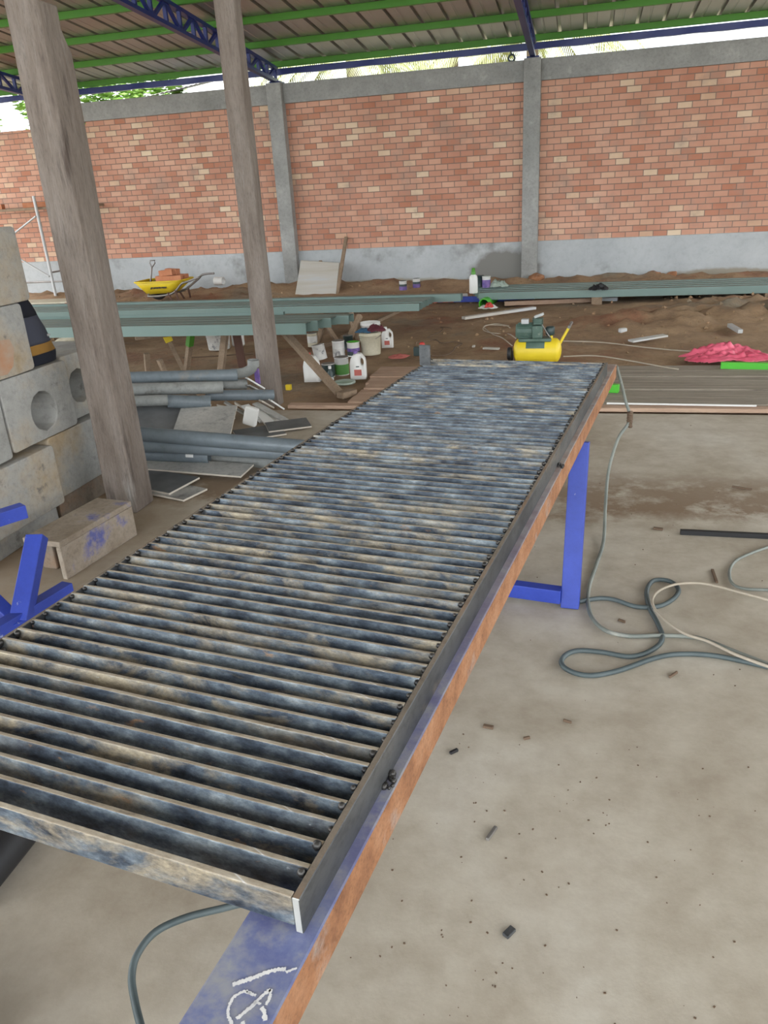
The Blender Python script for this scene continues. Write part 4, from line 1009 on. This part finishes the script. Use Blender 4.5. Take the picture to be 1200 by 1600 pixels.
# motor with fins
mz = zt+Rk+.07
b = MB(); b.lathe([(0, -.085), (.062, -.085), (.066, -.07), (.066, .07), (.05, .085), (0, .085)], C0+Vector((-.115, 0, mz)), 24, R=RY)
for k in range(18):
    a = 2*math.pi*k/18; b.box(C0+Vector((-.115, .07*math.sin(a), mz+.07*math.cos(a))), (.13, .004, .014), Matrix.Rotation(-a, 3, 'X'))
b.build('motor', 'motor', cp)
MB().box(C0+Vector((-.115, -.01, mz+.09)), (.07, .07, .045)).build('capacitor_box', 'greywall', cp, bevel=.006)
b = MB(); b.box(C0+Vector((.0, -.02, mz-.005)), (.10, .12, .12))
b.build('pump_crankcase', 'motor', cp, bevel=.016)
b = MB(); b.box(C0+Vector((.0, 0, mz+.085)), (.075, .08, .05))
for k in range(4): b.box(C0+Vector((0, 0, mz+.065+.016*k)), (.10, .10, .004))
b.build('cylinder_head', 'motor', cp, bevel=.003)
b = MB(); b.bar(C0+Vector((-.03, 0, mz+.125)), C0+Vector((.05, -.01, mz+.155)), .05, .025); b.build('head_cover', 'greywall', cp, bevel=.005)
MB().lathe([(0, 0), (.035, 0), (.042, .01), (.042, .07), (.03, .08), (0, .08)], C0+Vector((.115, -.01, mz-.04)), 20).build('air_filter', 'candk', cp)
MB().tube(smooth_path([C0+Vector((.04, -.03, mz+.06)), C0+Vector((.10, -.05, mz-.03)), C0+Vector((.12, -.04, zt+Rk+.01))], 5), .006, 6).build('copper_tube', 'steel', cp)
MB().lathe([(0, 0), (.012, 0), (.016, .01), (.016, .03), (0, .034)], C0+Vector((.125, -.02, zt+Rk-.005)), 12).build('valve_knob', 'yellow', cp)
MB().lathe([(0, -.02), (.055, -.02), (.06, -.01), (.06, .01), (.055, .02), (0, .02)], C0+Vector((-L_-.03, -.03, zt-.02)), 22, R=RY).build('wheel', 'black', cp)
MB().lathe([(0, -.02), (.055, -.02), (.06, -.01), (.06, .01), (.055, .02), (0, .02)], C0+Vector((-L_-.03, .1, .062)), 22, R=RY).build('wheel', 'black', cp)
for s_ in (-1, 1): MB().box(C0+Vector((.14, s_*.08, .022)), (.03, .03, .05)).build('foot', 'yellow', cp)
for s_ in (-1, 1): MB().box(C0+Vector((-.14, s_*.08, .022)), (.03, .03, .05)).build('foot', 'yellow', cp)
MB().tube([C0+Vector((L_-.02, 0, zt+.06)), C0+Vector((L_+.07, .02, zt+.23))], .013, 10).build('handle', 'yellow', cp)
MB().tube([C0+Vector((L_+.06, -.08, zt+.225)), C0+Vector((L_+.08, .12, zt+.235))], .014, 10).build('hand_grip', 'steel', cp)

def cable(pts, r, m, label, cat='cable', name='cable', n=6):
    o = MB().tube(smooth_path(pts, n), r, 7).build(name, m); return tag(o, label, cat)
def gl(l, z): return [gz(a, b, z) for a, b in l]
cable(gl([(800, 540), (785, 528), (770, 522), (757, 512), (762, 508), (790, 509), (797, 512)], .02), .006, 'hosepale', 'pale cord curling on the soil left of the compressor')
cable([C0+Vector((-.2, -.02, zt+.12))]+gl([(795, 522), (775, 521), (757, 517), (757, 510), (775, 506), (795, 509)], .025), .006, 'hosepale', 'pale air hose looping from the compressor tank', 'hose', 'air_hose')
cable(gl([(880, 533), (940, 535), (1010, 543), (1080, 549), (1200, 554)], .03), .007, 'hosepale', 'thin pale hose running from compressor past the pink sheet', 'hose', 'air_hose')
cable(gl([(880, 557), (930, 556), (980, 563), (1040, 574), (1060, 577)], .035), .007, 'hosepale', 'thin pale hose running from compressor to the planks', 'hose', 'air_hose')
cable(gl([(668, 527), (684, 520), (692, 514), (688, 511), (700, 512), (706, 513)], .015), .006, 'cordbrown', 'short brown cord with a curl on the soil, behind the red-topped box')
cable(gl([(650, 535), (668, 533), (681, 531), (690, 536), (710, 534), (722, 537), (712, 542), (706, 550), (695, 555), (672, 556)], .015), .007, 'cordbrown', 'dark brown cord snaking beside the red-topped box')
cable(gl([(285, 559), (330, 557), (395, 552)], .015), .007, 'cordbrown', 'thin dark rod lying on the soil beneath the near channels', 'rod', 'rod')
# red-topped box
T = thing('power_box', gz(658, 556, 0), 'small dark power box with red top beside the grating far corner', 'power box')
c = gz(658, 556, 0)
MB().box(c+Vector((-.03, 0, .05)), (.085, .08, .09)).build('box_body', 'candk', T, bevel=.006)
MB().lathe([(0, 0), (.03, 0), (.03, .03), (.02, .045), (0, .045)], c+Vector((.015, 0, .095)), 16).build('red_knob', 'red', T)
MB().tube(smooth_path([c+Vector((-.045, 0, .02)), c+Vector((-.045, 0, .13)), c+Vector((.0, 0, .15)), c+Vector((.045, 0, .13)), c+Vector((.045, 0, .02))], 4), .005, 6).build('wire_guard', 'cordbrown', T)

# ================================================================== BY THE WALL: cans, bottle, board, wheelbarrow, scaffold
gw = 'small cans on the soil at the wall foot'
can('paint_can', (630, 453), .066, .15, ['white', 'purple', 'candk'], 'small navy and violet can by the wall, left one of the pair', gw, z=.03, bands=(0, .55), lidc='candk')
can('paint_can', (651, 449), .066, .15, ['white', 'purple', 'candk'], 'small navy and violet can by the wall, right one of the pair', gw, z=.03, bands=(0, .55), lidc='candk')
zc3 = .20
can('paint_can', (750, 448), .055, .17, ['candk'], 'dark can standing behind the green-topped bottle on the wall channels', gw, z=zc3)
can('paint_can', (760, 449), .062, .16, ['white', 'purple'], 'violet-labelled can with pale lid right of the green-topped bottle', gw, z=zc3, bands=(0, .7), lidc='glass')
c = gz(740, 458, zc3); T = thing('plastic_bottle', c, 'white bottle with green cap standing on the wall channels', 'bottle')
MB().lathe([(0, 0), (.055, 0), (.06, .01), (.06, .2), (.052, .235), (.024, .26), (.022, .28), (0, .28)], c, 20).build('bottle_body', 'white', T)
MB().lathe([(.03, .255), (.033, .29), (.026, .30), (.024, .34), (0, .345)], c, 16).build('cap', 'green', T)
c = gz(781, 445, zc3+.02); rag('cloth', (c.x, c.y-.1, zc3), .14, .08, .12, 'glass', 'small pale green cloth lying on the wall channels', 'cloth', 31)
c = gz(935, 453, zc3); rag('cloth', (c.x, c.y, zc3), .13, .12, .10, 'black', 'small black cloth lying on the wall channels at right', 'cloth', 33)
for i, (q, s_) in enumerate((((838, 439), .16), ((1020, 437), .13), ((1048, 437), .09))):
    c = gz(q[0], q[1], 0); c = Vector((c.x*14.1/c.y, 14.1, .06))
    b = MB(); b.lathe([(0, -.5*s_), (.7*s_, -.4*s_), (s_, 0), (.8*s_, .35*s_), (.3*s_, .6*s_), (0, .65*s_)], c, 9)
    b.v = [tuple(Vector(v)+Vector((noise.noise(Vector(v)*9)*.04,)*3)) for v in b.v]
    tag(b.build('clay_lump', 'rust'), ['reddish clay lump at the foot of the right column', 'reddish clay lump by the wall above the black cloth', 'small clay lump farther right by the wall foot'][i], 'clay lump', 'clay lumps at the wall foot')
# plywood board leaning on the wall
T = thing('plywood_panel', gz(495, 462, 0), 'pale plywood panel leaning on the wall near the concrete column', 'panel')
ybd = 13.35
bl_, br_ = gy(461, 462, ybd), gy(524, 464, ybd); tl_, tr_ = gy(470, 407, ybd+.55), gy(530, 411, ybd+.55)
th = Vector((.01, .035, 0))
b = MB(); b.add([bl_, br_, tr_, tl_, bl_+th, br_+th, tr_+th, tl_+th], [(0, 1, 2, 3), (5, 4, 7, 6), (0, 4, 5, 1), (3, 2, 6, 7), (0, 3, 7, 4), (1, 5, 6, 2)]); b.build('board_face', 'ply', T)
MB().bar(gy(501, 408, ybd+.63), gy(500, 440, ybd+.35), .06, .04).build('batten', 'stick', T)
stick(gy(526, 464, ybd+.04), gy(541, 371, WY-.03), .06, 'long wooden batten leaning on the wall beside the plywood panel', name='wooden_batten', cat='batten')
# grey broken things at wall foot
o = MB().box(gy(440, 455, 13.9), (.2, .12, .14)).build('concrete_lump', 'block', bevel=.02); tag(o, 'small concrete lump at the wall foot left of the plywood panel', 'rubble')
c = gy(343, 439, 14.0); o = MB().pipe(c+Vector((-.09, 0, 0)), c+Vector((.09, -.02, 0)), .075, .065, 18).build('plastic_tub', 'white'); tag(o, 'pale tub lying on its side at the wall foot right of the wheelbarrow', 'tub')
# wheelbarrow
wy = 12.9
W = thing('wheelbarrow', (gy(258, 476, wy).x, wy, 0), 'yellow wheelbarrow loaded with bricks by the wall', 'wheelbarrow')
tl, tr = gy(221, 439, wy), gy(292, 436, wy); bl2, br2 = gy(236, 458, wy), gy(276, 455, wy)
def loop(a, b, hy, dz=0): 
    return [Vector((a.x, wy-hy, a.z)), Vector((b.x, wy-hy, b.z)), Vector((b.x, wy+hy, b.z)), Vector((a.x, wy+hy, a.z))]
rim, bot = loop(tl, tr, .32), loop(bl2, br2, .18)
rim2 = [v*1 for v in rim]
def rounded(L, k=4, f=.18):
    out = []
    for i in range(4):
        a, b, c = L[i-1], L[i], L[(i+1) % 4]
        p0, p1 = b+(a-b)*f, b+(c-b)*f
        for j in range(k+1):
            t = j/k; out.append((1-t)**2*p0+2*t*(1-t)*b+t*t*p1)
    return out
A_, B_ = rounded(rim), rounded(bot); n = len(A_)
b = MB(); b.add(A_+B_, [(k, (k+1) % n, n+(k+1) % n, n+k) for k in range(n)]+[tuple(range(n, 2*n))], 0, True)
b.build('tray', 'yellow', W, solid=.006)
MB().tube(A_+[A_[0]], .014, 6).build('tray_rim', 'yellow', W)
# black print on the tray side: illegible small lettering
mid = lambda t, h_: (rim[0].lerp(rim[1], t)).lerp(bot[0].lerp(bot[1], t), h_)
b = MB()
for k, (w_, h_) in enumerate(((.03, .07), (.02, .03), (.025, .05), (.03, .045), (.025, .05), (.03, .045), (.02, .05), (.028, .04), (.03, .05), (.025, .05))):
    c = mid(.36+.044*k, .48)+Vector((0, -.012, 0)); b.box(c, (w_*.9, .004, h_*.8), Matrix.Rotation(-.52, 3, 'X') @ Matrix.Rotation(.2, 3, 'Y'))
b.build('tray_lettering', 'black', W)
wc = gy(260, 474, wy); wc = Vector((gy(250, 474, wy).x, wy, .20))
MB().lathe([(.05, -.035), (.13, -.04), (.165, -.03), (.17, 0), (.165, .03), (.13, .04), (.05, .035), (.05, -.035)], wc, 26, R=Matrix.Rotation(math.pi/2, 3, 'X')).build('wheel', 'black', W)
for s_ in (-1, 1):
    yo = Vector((0, s_*.2, 0)); hy_ = Vector((0, s_*.3, 0))
    P = [wc+Vector((-.25, s_*.03, .0)), wc+Vector((0, s_*.06, .03)), Vector((bl2.x+.05, wy, bl2.z-.03))+yo, Vector((br2.x, wy, br2.z-.02))+yo, Vector((tr.x+.04, wy, tr.z-.05))+hy_, gy(305, 432 if s_ > 0 else 437, wy)*1+hy_*1, gy(323, 430, wy)+hy_]
    MB().tube(smooth_path(P, 4), .018, 8).build('handle', 'steel', W)
    lx = gy(282, 475, wy).x
    MB().tube([Vector((lx-.1, wy, br2.z))+yo, Vector((lx-.02, wy+s_*.22, -.0)), Vector((lx+.1, wy+s_*.22, .0)), Vector((lx+.07, wy+s_*.24, br2.z+.05))], .018, 8).build('leg', 'browniron', W)
    MB().tube([Vector((bl2.x+.05, wy, bl2.z))+yo, wc+Vector((0, s_*.06, 0))], .014, 7).build('wheel_strut', 'steel', W)
def brick(c, rz_, label, tilt=0, group='bricks loaded in the wheelbarrow'):
    o = MB().box((0, 0, 0), (.24, .12, .09)).build('clay_brick', 'hollowbrick', origin=(0, 0, 0), bevel=.004)
    o.matrix_world = Matrix.Translation(c) @ Matrix.Rotation(rz_, 4, 'Z') @ Matrix.Rotation(tilt, 4, 'Y'); return tag(o, label, 'brick', group)
k = 0
for lv, n_ in ((0, 2), (1, 2), (2, 1)):
    for i in range(n_):
        for s_ in (-1, 1):
            c = gy(262, 438, wy)+Vector((-.10+i*.235+lv*.08, s_*.11, -.05+lv*.095))
            brick(c, random.uniform(-.2, .2), ['clay brick in the lowest layer of the wheelbarrow load', 'clay brick in the middle layer of the wheelbarrow load', 'clay brick on top of the wheelbarrow load'][lv], random.uniform(-.1, .1))
# shovel stuck behind tray
S = thing('shovel', gy(233, 436, wy+.2), 'shovel with D-shaped grip standing up in the wheelbarrow', 'shovel')
s0, s1 = gy(233, 440, wy+.1), gy(237, 418, wy+.1)
MB().tube([s0-Vector((.0, 0, .12)), s1], .016, 8).build('shaft', 'steel', S)
gt_ = [s1, gy(234, 411, wy+.1), gy(235, 407, wy+.1), gy(242, 407, wy+.1), gy(242, 411, wy+.1), s1]
MB().tube(gt_, .012, 6).build('grip', 'steel', S)
MB().box(s0-Vector((0, 0, .14)), (.2, .03, .1)).build('blade', 'steel', S)
# scaffold at far left
SF = thing('scaffold', gy(88, 465, 13.8)*1, 'pale tubular scaffold frame against the brick wall, left of the left post', 'scaffold')
SF.location.z = 0
ys_ = 13.75
a, b_ = gy(88, 465, ys_), gy(55, 306, ys_); a.z = 0
MB().tube([Vector((a.x, ys_, .0)), Vector((a.x-.03, ys_, b_.z))], .03, 10).build('upright', 'greywall', SF)
MB().tube([Vector((a.x-1.6, ys_, .0)), Vector((a.x-1.6, ys_, b_.z))], .03, 10).build('upright', 'greywall', SF)
MB().tube([gy(56, 338, ys_-.03), gy(-20, 398, ys_-.03)], .018, 8).build('diagonal_brace', 'greywall', SF)
MB().tube([gy(10, 392, ys_-.04), gy(77, 432, ys_-.04)], .018, 8).build('diagonal_brace', 'greywall', SF)
zt2 = gy(60, 323, ys_).z
MB().tube([Vector((a.x-1.6, ys_, gy(84, 440, ys_).z)), Vector((a.x+1.2, ys_, gy(84, 440, ys_).z))], .016, 8).build('cross_tube', 'steel', SF)
MB().tube([Vector((a.x, ys_, .5)), Vector((a.x, ys_+.45, .5))], .016, 8).build('cross_tube', 'steel', SF)
MB().box((a.x-.9, ys_+.22, zt2-.03), (4.2, .30, .045)).build('deck_plank', 'stick', SF)
for i in range(7):
    X = a.x-1.25+[0, .22, .95, 1.2, 1.5, 1.62, 1.9][i]
    brick(Vector((X, ys_+.2, zt2+.04+(.095 if i in (4,) else 0))), random.uniform(-.5, .5), ['leftmost clay brick on the scaffold plank', 'second clay brick from the left on the scaffold plank', 'clay brick just left of the scaffold upright, on the plank', 'clay brick at the scaffold upright, on the plank', 'raised clay brick right of the scaffold upright', 'lower clay brick right of the scaffold upright', 'rightmost clay brick on the scaffold plank, by the wooden post'][i], group='bricks on the scaffold plank')
# concrete kerb and hollow brick left foreground of wall
o = MB().box(gz(75, 480, .1), (1.2, .5, .22), Matrix.Rotation(.1, 3, 'Z')).build('concrete_kerb', 'cream', bevel=.02); tag(o, 'pale cement kerb on the soil left of the left post', 'kerb')
c = gz(103, 482, .12)
b = MB(); b.pipe(c, c+Vector((.22, .05, 0)), .09, .06, 4); tag(b.build('hollow_brick', 'hollowbrick'), 'hollow clay brick with dark opening beside the left post', 'brick')
rag('rag', tuple(gz(122, 536, .02)), .35, .2, .14, 'cream', 'crumpled whitish sacking on the soil under the near channels, left', 'rag', 41)
# debris sticks in soil at right
stick(gz(985, 533, .03), gz(1040, 524, .05), .10, 'flat pale broken board on the soil, left of the pink sheet', 'ply', 'broken_board', 'board', h=.02)
stick(gz(1140, 508, .06), gz(1157, 518, .05), .05, 'short grey offcut on the soil above the pink sheet', 'greywall', 'metal_offcut', 'offcut')
o = MB().box(gz(973, 516, .04), (.09, .06, .05), Matrix.Rotation(.5, 3, 'Z')).build('stone', 'ply', bevel=.015); tag(o, 'small white stone on the soil right of the compressor', 'stone')
stick(gz(738, 541, .02), gz(742, 541, .02), .05, 'tiny pale chip on the soil left of the compressor', 'ply', 'wood_chip', 'chip', h=.02)
stick(gz(755, 544, .02), gz(780, 545, .02), .04, 'small pale stick on the soil left of the compressor', 'ply', 'wood_chip', 'chip', h=.02)
# irregular clods on the soil
cl = MB()
for i in range(700):
    x, y = random.uniform(-10, 5), random.uniform(7.6, 14.0)
    if -5.5 < x < -1.5 and y < 8.2: continue
    s_ = random.uniform(.006, .022)*(1+.5*(y > 9)); z = sz(x, y)+s_*.3
    R = Matrix.Rotation(random.uniform(0, 3), 3, 'Z') @ Matrix.Rotation(random.uniform(0, 3), 3, 'X')
    cl.add([R @ (Vector(v)*s_)+Vector((x, y, z)) for v in ((1, 0, 0), (-1, .1, 0), (0, 1.1, 0), (.1, -.9, 0), (0, 0, .8), (0, .1, -.8))],
           [(0, 2, 4), (2, 1, 4), (1, 3, 4), (3, 0, 4), (2, 0, 5), (1, 2, 5), (3, 1, 5), (0, 3, 5)], 0)
tag(cl.build('soil_clods', 'soil', origin=(0, 0, 0)), 'small clods and crumbs of earth strewn over the bare soil', 'soil clods', kind='stuff')

# ================================================================== CABLES ON THE SLAB
z0_ = .012
c1 = [beam_at(4.05, -.0)+Vector((.01, 0, BT-.01)), gz(971, 600, .6), gz(977, 625, .50), gz(984, 656, .40), gz(966, 685, .31), gz(951, 735, .17), gz(946, 790, .07), gz(943, 845, .018)] + gl([(932, 882), (921, 915), (919, 945), (927, 968), (948, 986), (985, 994), (1030, 993), (1080, 995), (1110, 1003), (1150, 1019), (1210, 1042)], z0_)
T = thing('power_cable', gz(943, 845, 0), 'grey-green cable hanging from the stand end and trailing over the floor to the right', 'cable')
MB().tube(smooth_path(c1, 6), .0085, 8).build('cable_run', 'hose', T)
kn = MB(); kc = gz(984, 656, .40)
kn.tube([kc+Vector((.007*math.cos(a*1.1), .007*math.sin(a*1.1), .04-.0022*a)) for a in range(36)], .011, 6); kn.build('taped_joint', 'cordbrown', T)
cable(gl([(905, 940), (935, 935), (960, 937), (995, 948), (1030, 947), (1054, 934), (1060, 920), (1046, 908), (1022, 907), (1011, 922), (1014, 948), (1027, 973), (1035, 998), (1018, 1016), (985, 1026), (940, 1019), (902, 1017), (881, 1026), (879, 1040), (900, 1052), (930, 1055), (972, 1046), (1020, 1029), (1060, 1022), (1120, 1025), (1210, 1044)], .011), .0095, 'hosedark', 'dark green hose looping twice over the floor right of the blue leg', 'hose', 'hose')
cable(gl([(1210, 940), (1150, 924), (1100, 912), (1062, 912), (1035, 920), (1021, 932), (1021, 948), (1040, 970), (1070, 990), (1108, 1003), (1150, 1023), (1210, 1045)], .028), .0058, 'hosepale', 'thin pale cord crossing the dark hose loop to the right photo edge', 'cord', 'cord')
cable(gl([(1215, 850), (1180, 862), (1150, 876), (1140, 893), (1144, 911), (1165, 920), (1215, 922)], .01), .0065, 'hose', 'thin bent cable at the right photo edge below the dark rod', 'cable')
cable([gz(520, 1392, .02), gz(400, 1408, .05), gz(345, 1420, .07), gz(290, 1434, .09), gz(243, 1456, .10), gz(215, 1490, .10), gz(206, 1525, .09), gz(211, 1565, .08), gz(222, 1610, .08)], .0085, 'hosedark', 'dark cable arching over the floor under the near end of the grating')
o = MB().bar(gz(1063, 831, .012), gz(1230, 839, .012), .022, .022).build('steel_rod', 'black'); tag(o, 'straight black steel bar lying on the floor at the right photo edge', 'steel bar')
# small scraps on the slab
for (a, b_, w_, lab, m_) in (((761, 1312), (775, 1292), .010, 'thin pale-edged metal offcut on the floor right of the stand', 'steel'),
                             ((789, 1463), (802, 1450), .017, 'short dark metal offcut near the bottom of the photo', 'rail'),
                             ((703, 1177), (715, 1171), .010, 'small dark scrap beside the rusty beam', 'black'),
                             ((755, 1134), (771, 1137), .014, 'small brown leaf-like scrap beside the rusty beam', 'cordbrown'),
                             ((1021, 825), (1036, 827), .020, 'small brown clod on the floor left of the black steel bar', 'cordbrown'),
                             ((1144, 760), (1175, 765), .010, 'thin dark twig on the floor near the planks, right', 'cordbrown'),
                             ((1113, 890), (1120, 910), .012, 'small brown twig tuft lying on the pale cord', 'cordbrown'),
                             ((966, 968), (977, 972), .010, 'short brown twig right of the grey-green cable', 'cordbrown'),
                             ((1046, 1058), (1058, 1050), .008, 'tiny brown twig below the hose crossing', 'cordbrown'),
                             ((818, 1154), (828, 1152), .008, 'tiny brown crumb on the open floor', 'cordbrown'),
                             ((880, 1125), (893, 1129), .006, 'thin dark splinter on the open floor', 'cordbrown')):
    o = MB().bar(gz(a[0], a[1], .006), gz(b_[0], b_[1], .006), w_, .009).build('floor_scrap', m_, bevel=.002); tag(o, lab, 'scrap')
cr = MB()
for i in range(260):
    if i < 170: x, y = random.gauss(-.05, .35), random.uniform(.75, 2.0)
    else: x, y = random.uniform(-2.3, 2.5), random.uniform(2.2, 5.6)
    s_ = random.uniform(.0008, .0026)
    cr.box((x, y, s_*.4), (s_*2, s_*1.4, s_), Matrix.Rotation(random.uniform(0, 3), 3, 'Z'))
tag(cr.build('floor_crumbs', 'cordbrown', origin=(0, 0, 0)), 'tiny brown crumbs scattered over the concrete floor', 'crumbs', kind='stuff')
# pale board corner at the bottom left, black pipe at the left edge
o = MB().box((-1.30, .76, .05), (.36, .26, .10), Matrix.Rotation(-.48, 3, 'Z')).build('concrete_slab', 'block', bevel=.006); tag(o, 'pale concrete slab corner on the floor at the bottom left of the photo', 'slab')
a = gz(32, 1290, .06); b_ = gz(-60, 1400, .06)
o = MB().tube([a+(a-b_)*1.2, b_], .06, 18).build('black_pipe', 'black'); tag(o, 'thick black pipe on the floor under the grating at the left edge', 'pipe')

# ================================================================== BEYOND THE WALL
def foliage(name, c, rad, n, m, leaf, label, trunk=True, cat='tree', squash=1):
    T = thing(name, (c[0], c[1], -.2), label, cat)
    b = MB()
    for i in range(n):
        d = Vector((random.gauss(0, 1), random.gauss(0, 1), random.gauss(0, 1))).normalized()*rad*random.uniform(.55, 1)**.6
        d.z *= squash
        d *= 1+.35*noise.noise(d*1.3)
        p = Vector(c)+d; R = Matrix.Rotation(random.uniform(0, 6), 3, 'Z') @ Matrix.Rotation(random.uniform(-1, 1), 3, 'X')
        s_ = leaf*random.uniform(.6, 1.2)
        b.add([p+R @ Vector(v)*s_ for v in ((-1, 0, 0), (0, -.4, .1), (1, 0, 0), (0, .4, .1))], [(0, 1, 2, 3)])
    b.build('crown', m, T)
    MB().tube([Vector((c[0], c[1], -.2)), Vector((c[0]+.1, c[1], c[2]))], .12, 10, rs=[.16, .07]).build('trunk', 'bark', T)
foliage('tree', (-12.6, 19.5, 3.9), 1.3, 3500, 'leaf', .12, 'leafy green tree seen above the wall beside the left wooden post')
foliage('tree', (-10.2, 19.2, 3.8), .9, 2200, 'leaf', .11, 'smaller leafy tree above the wall right of the left wooden post')
foliage('tree', (-18.8, 22.5, 3.9), 1.3, 2200, 'leaf', .14, 'hazy green tree beyond the wall at the far left edge')
def palm(x, y, z, label, nf=20, L=2.5):
    T = thing('palm_tree', (x, y, -.2), label, 'palm tree', 'palms beyond the wall')
    MB().tube([Vector((x, y, -.2)), Vector((x+.08, y, z*.5)), Vector((x, y, z))], .13, 10, rs=[.2, .15, .12]).build('trunk', 'bark', T)
    for k in range(nf):
        a = 2*math.pi*k/nf+random.uniform(-.15, .15); up = random.uniform(.2, .9)
        b = MB(); pts = []
        for j in range(12):
            t = j/11; pts.append(Vector((x+math.cos(a)*L*t, y+math.sin(a)*L*t, z+L*(up*t-1.05*t*t))))
        b.tube(pts, .015, 5, rs=[.025*(1-.8*j/11) for j in range(12)])
        sd_ = Vector((-math.sin(a), math.cos(a), 0))
        for j in range(1, 44):
            t = j/44; i_ = min(10, int(t*11)); p = pts[i_].lerp(pts[i_+1], t*11-i_); dr = (pts[i_+1]-pts[i_]).normalized()
            ln = .55*math.sin(math.pi*(.12+.85*t))
            for s_ in (-1, 1):
                tip = p+sd_*s_*ln*.6+dr*ln*.5+Vector((0, 0, -ln*.6)); b.add([p-dr*.02, p+dr*.03, tip], [(0, 1, 2)])
        b.build('frond', 'palm', T)
palm(-4.9, 17.9, 4.25, 'palm with drooping fronds showing above the wall, between the two concrete columns')
palm(-1.2, 18.4, 4.35, 'palm with drooping fronds showing above the wall behind the right column')
palm(-3.6, 23.5, 4.9, 'pale palm farther away beyond the middle column', 11, 2.0)
# neighbour's tin roof
nb = thing('neighbour_shed', (-8.2, 18.5, -.2), 'neighbouring shed with grey tin roof beyond the wall, left of the middle post', 'shed')
b = MB(); n = 60
vs = []
for j in range(2):
    for i in range(n):
        X = -9.6+3.4*i/(n-1); vs.append((X, 17.2+2.8*j, 3.75+(X+9.6)*.12+.5*j+.015*(i % 2)))
b.add(vs, [(i, i+1, n+i+1, n+i) for i in range(n-1)]); b.build('tin_roof', 'steel', nb, solid=.004)
MB().box((-7.9, 18.6, 1.75), (3.0, 2.4, 3.9)).build('shed_wall', 'greywall', nb)
bpy.context.view_layer.update()
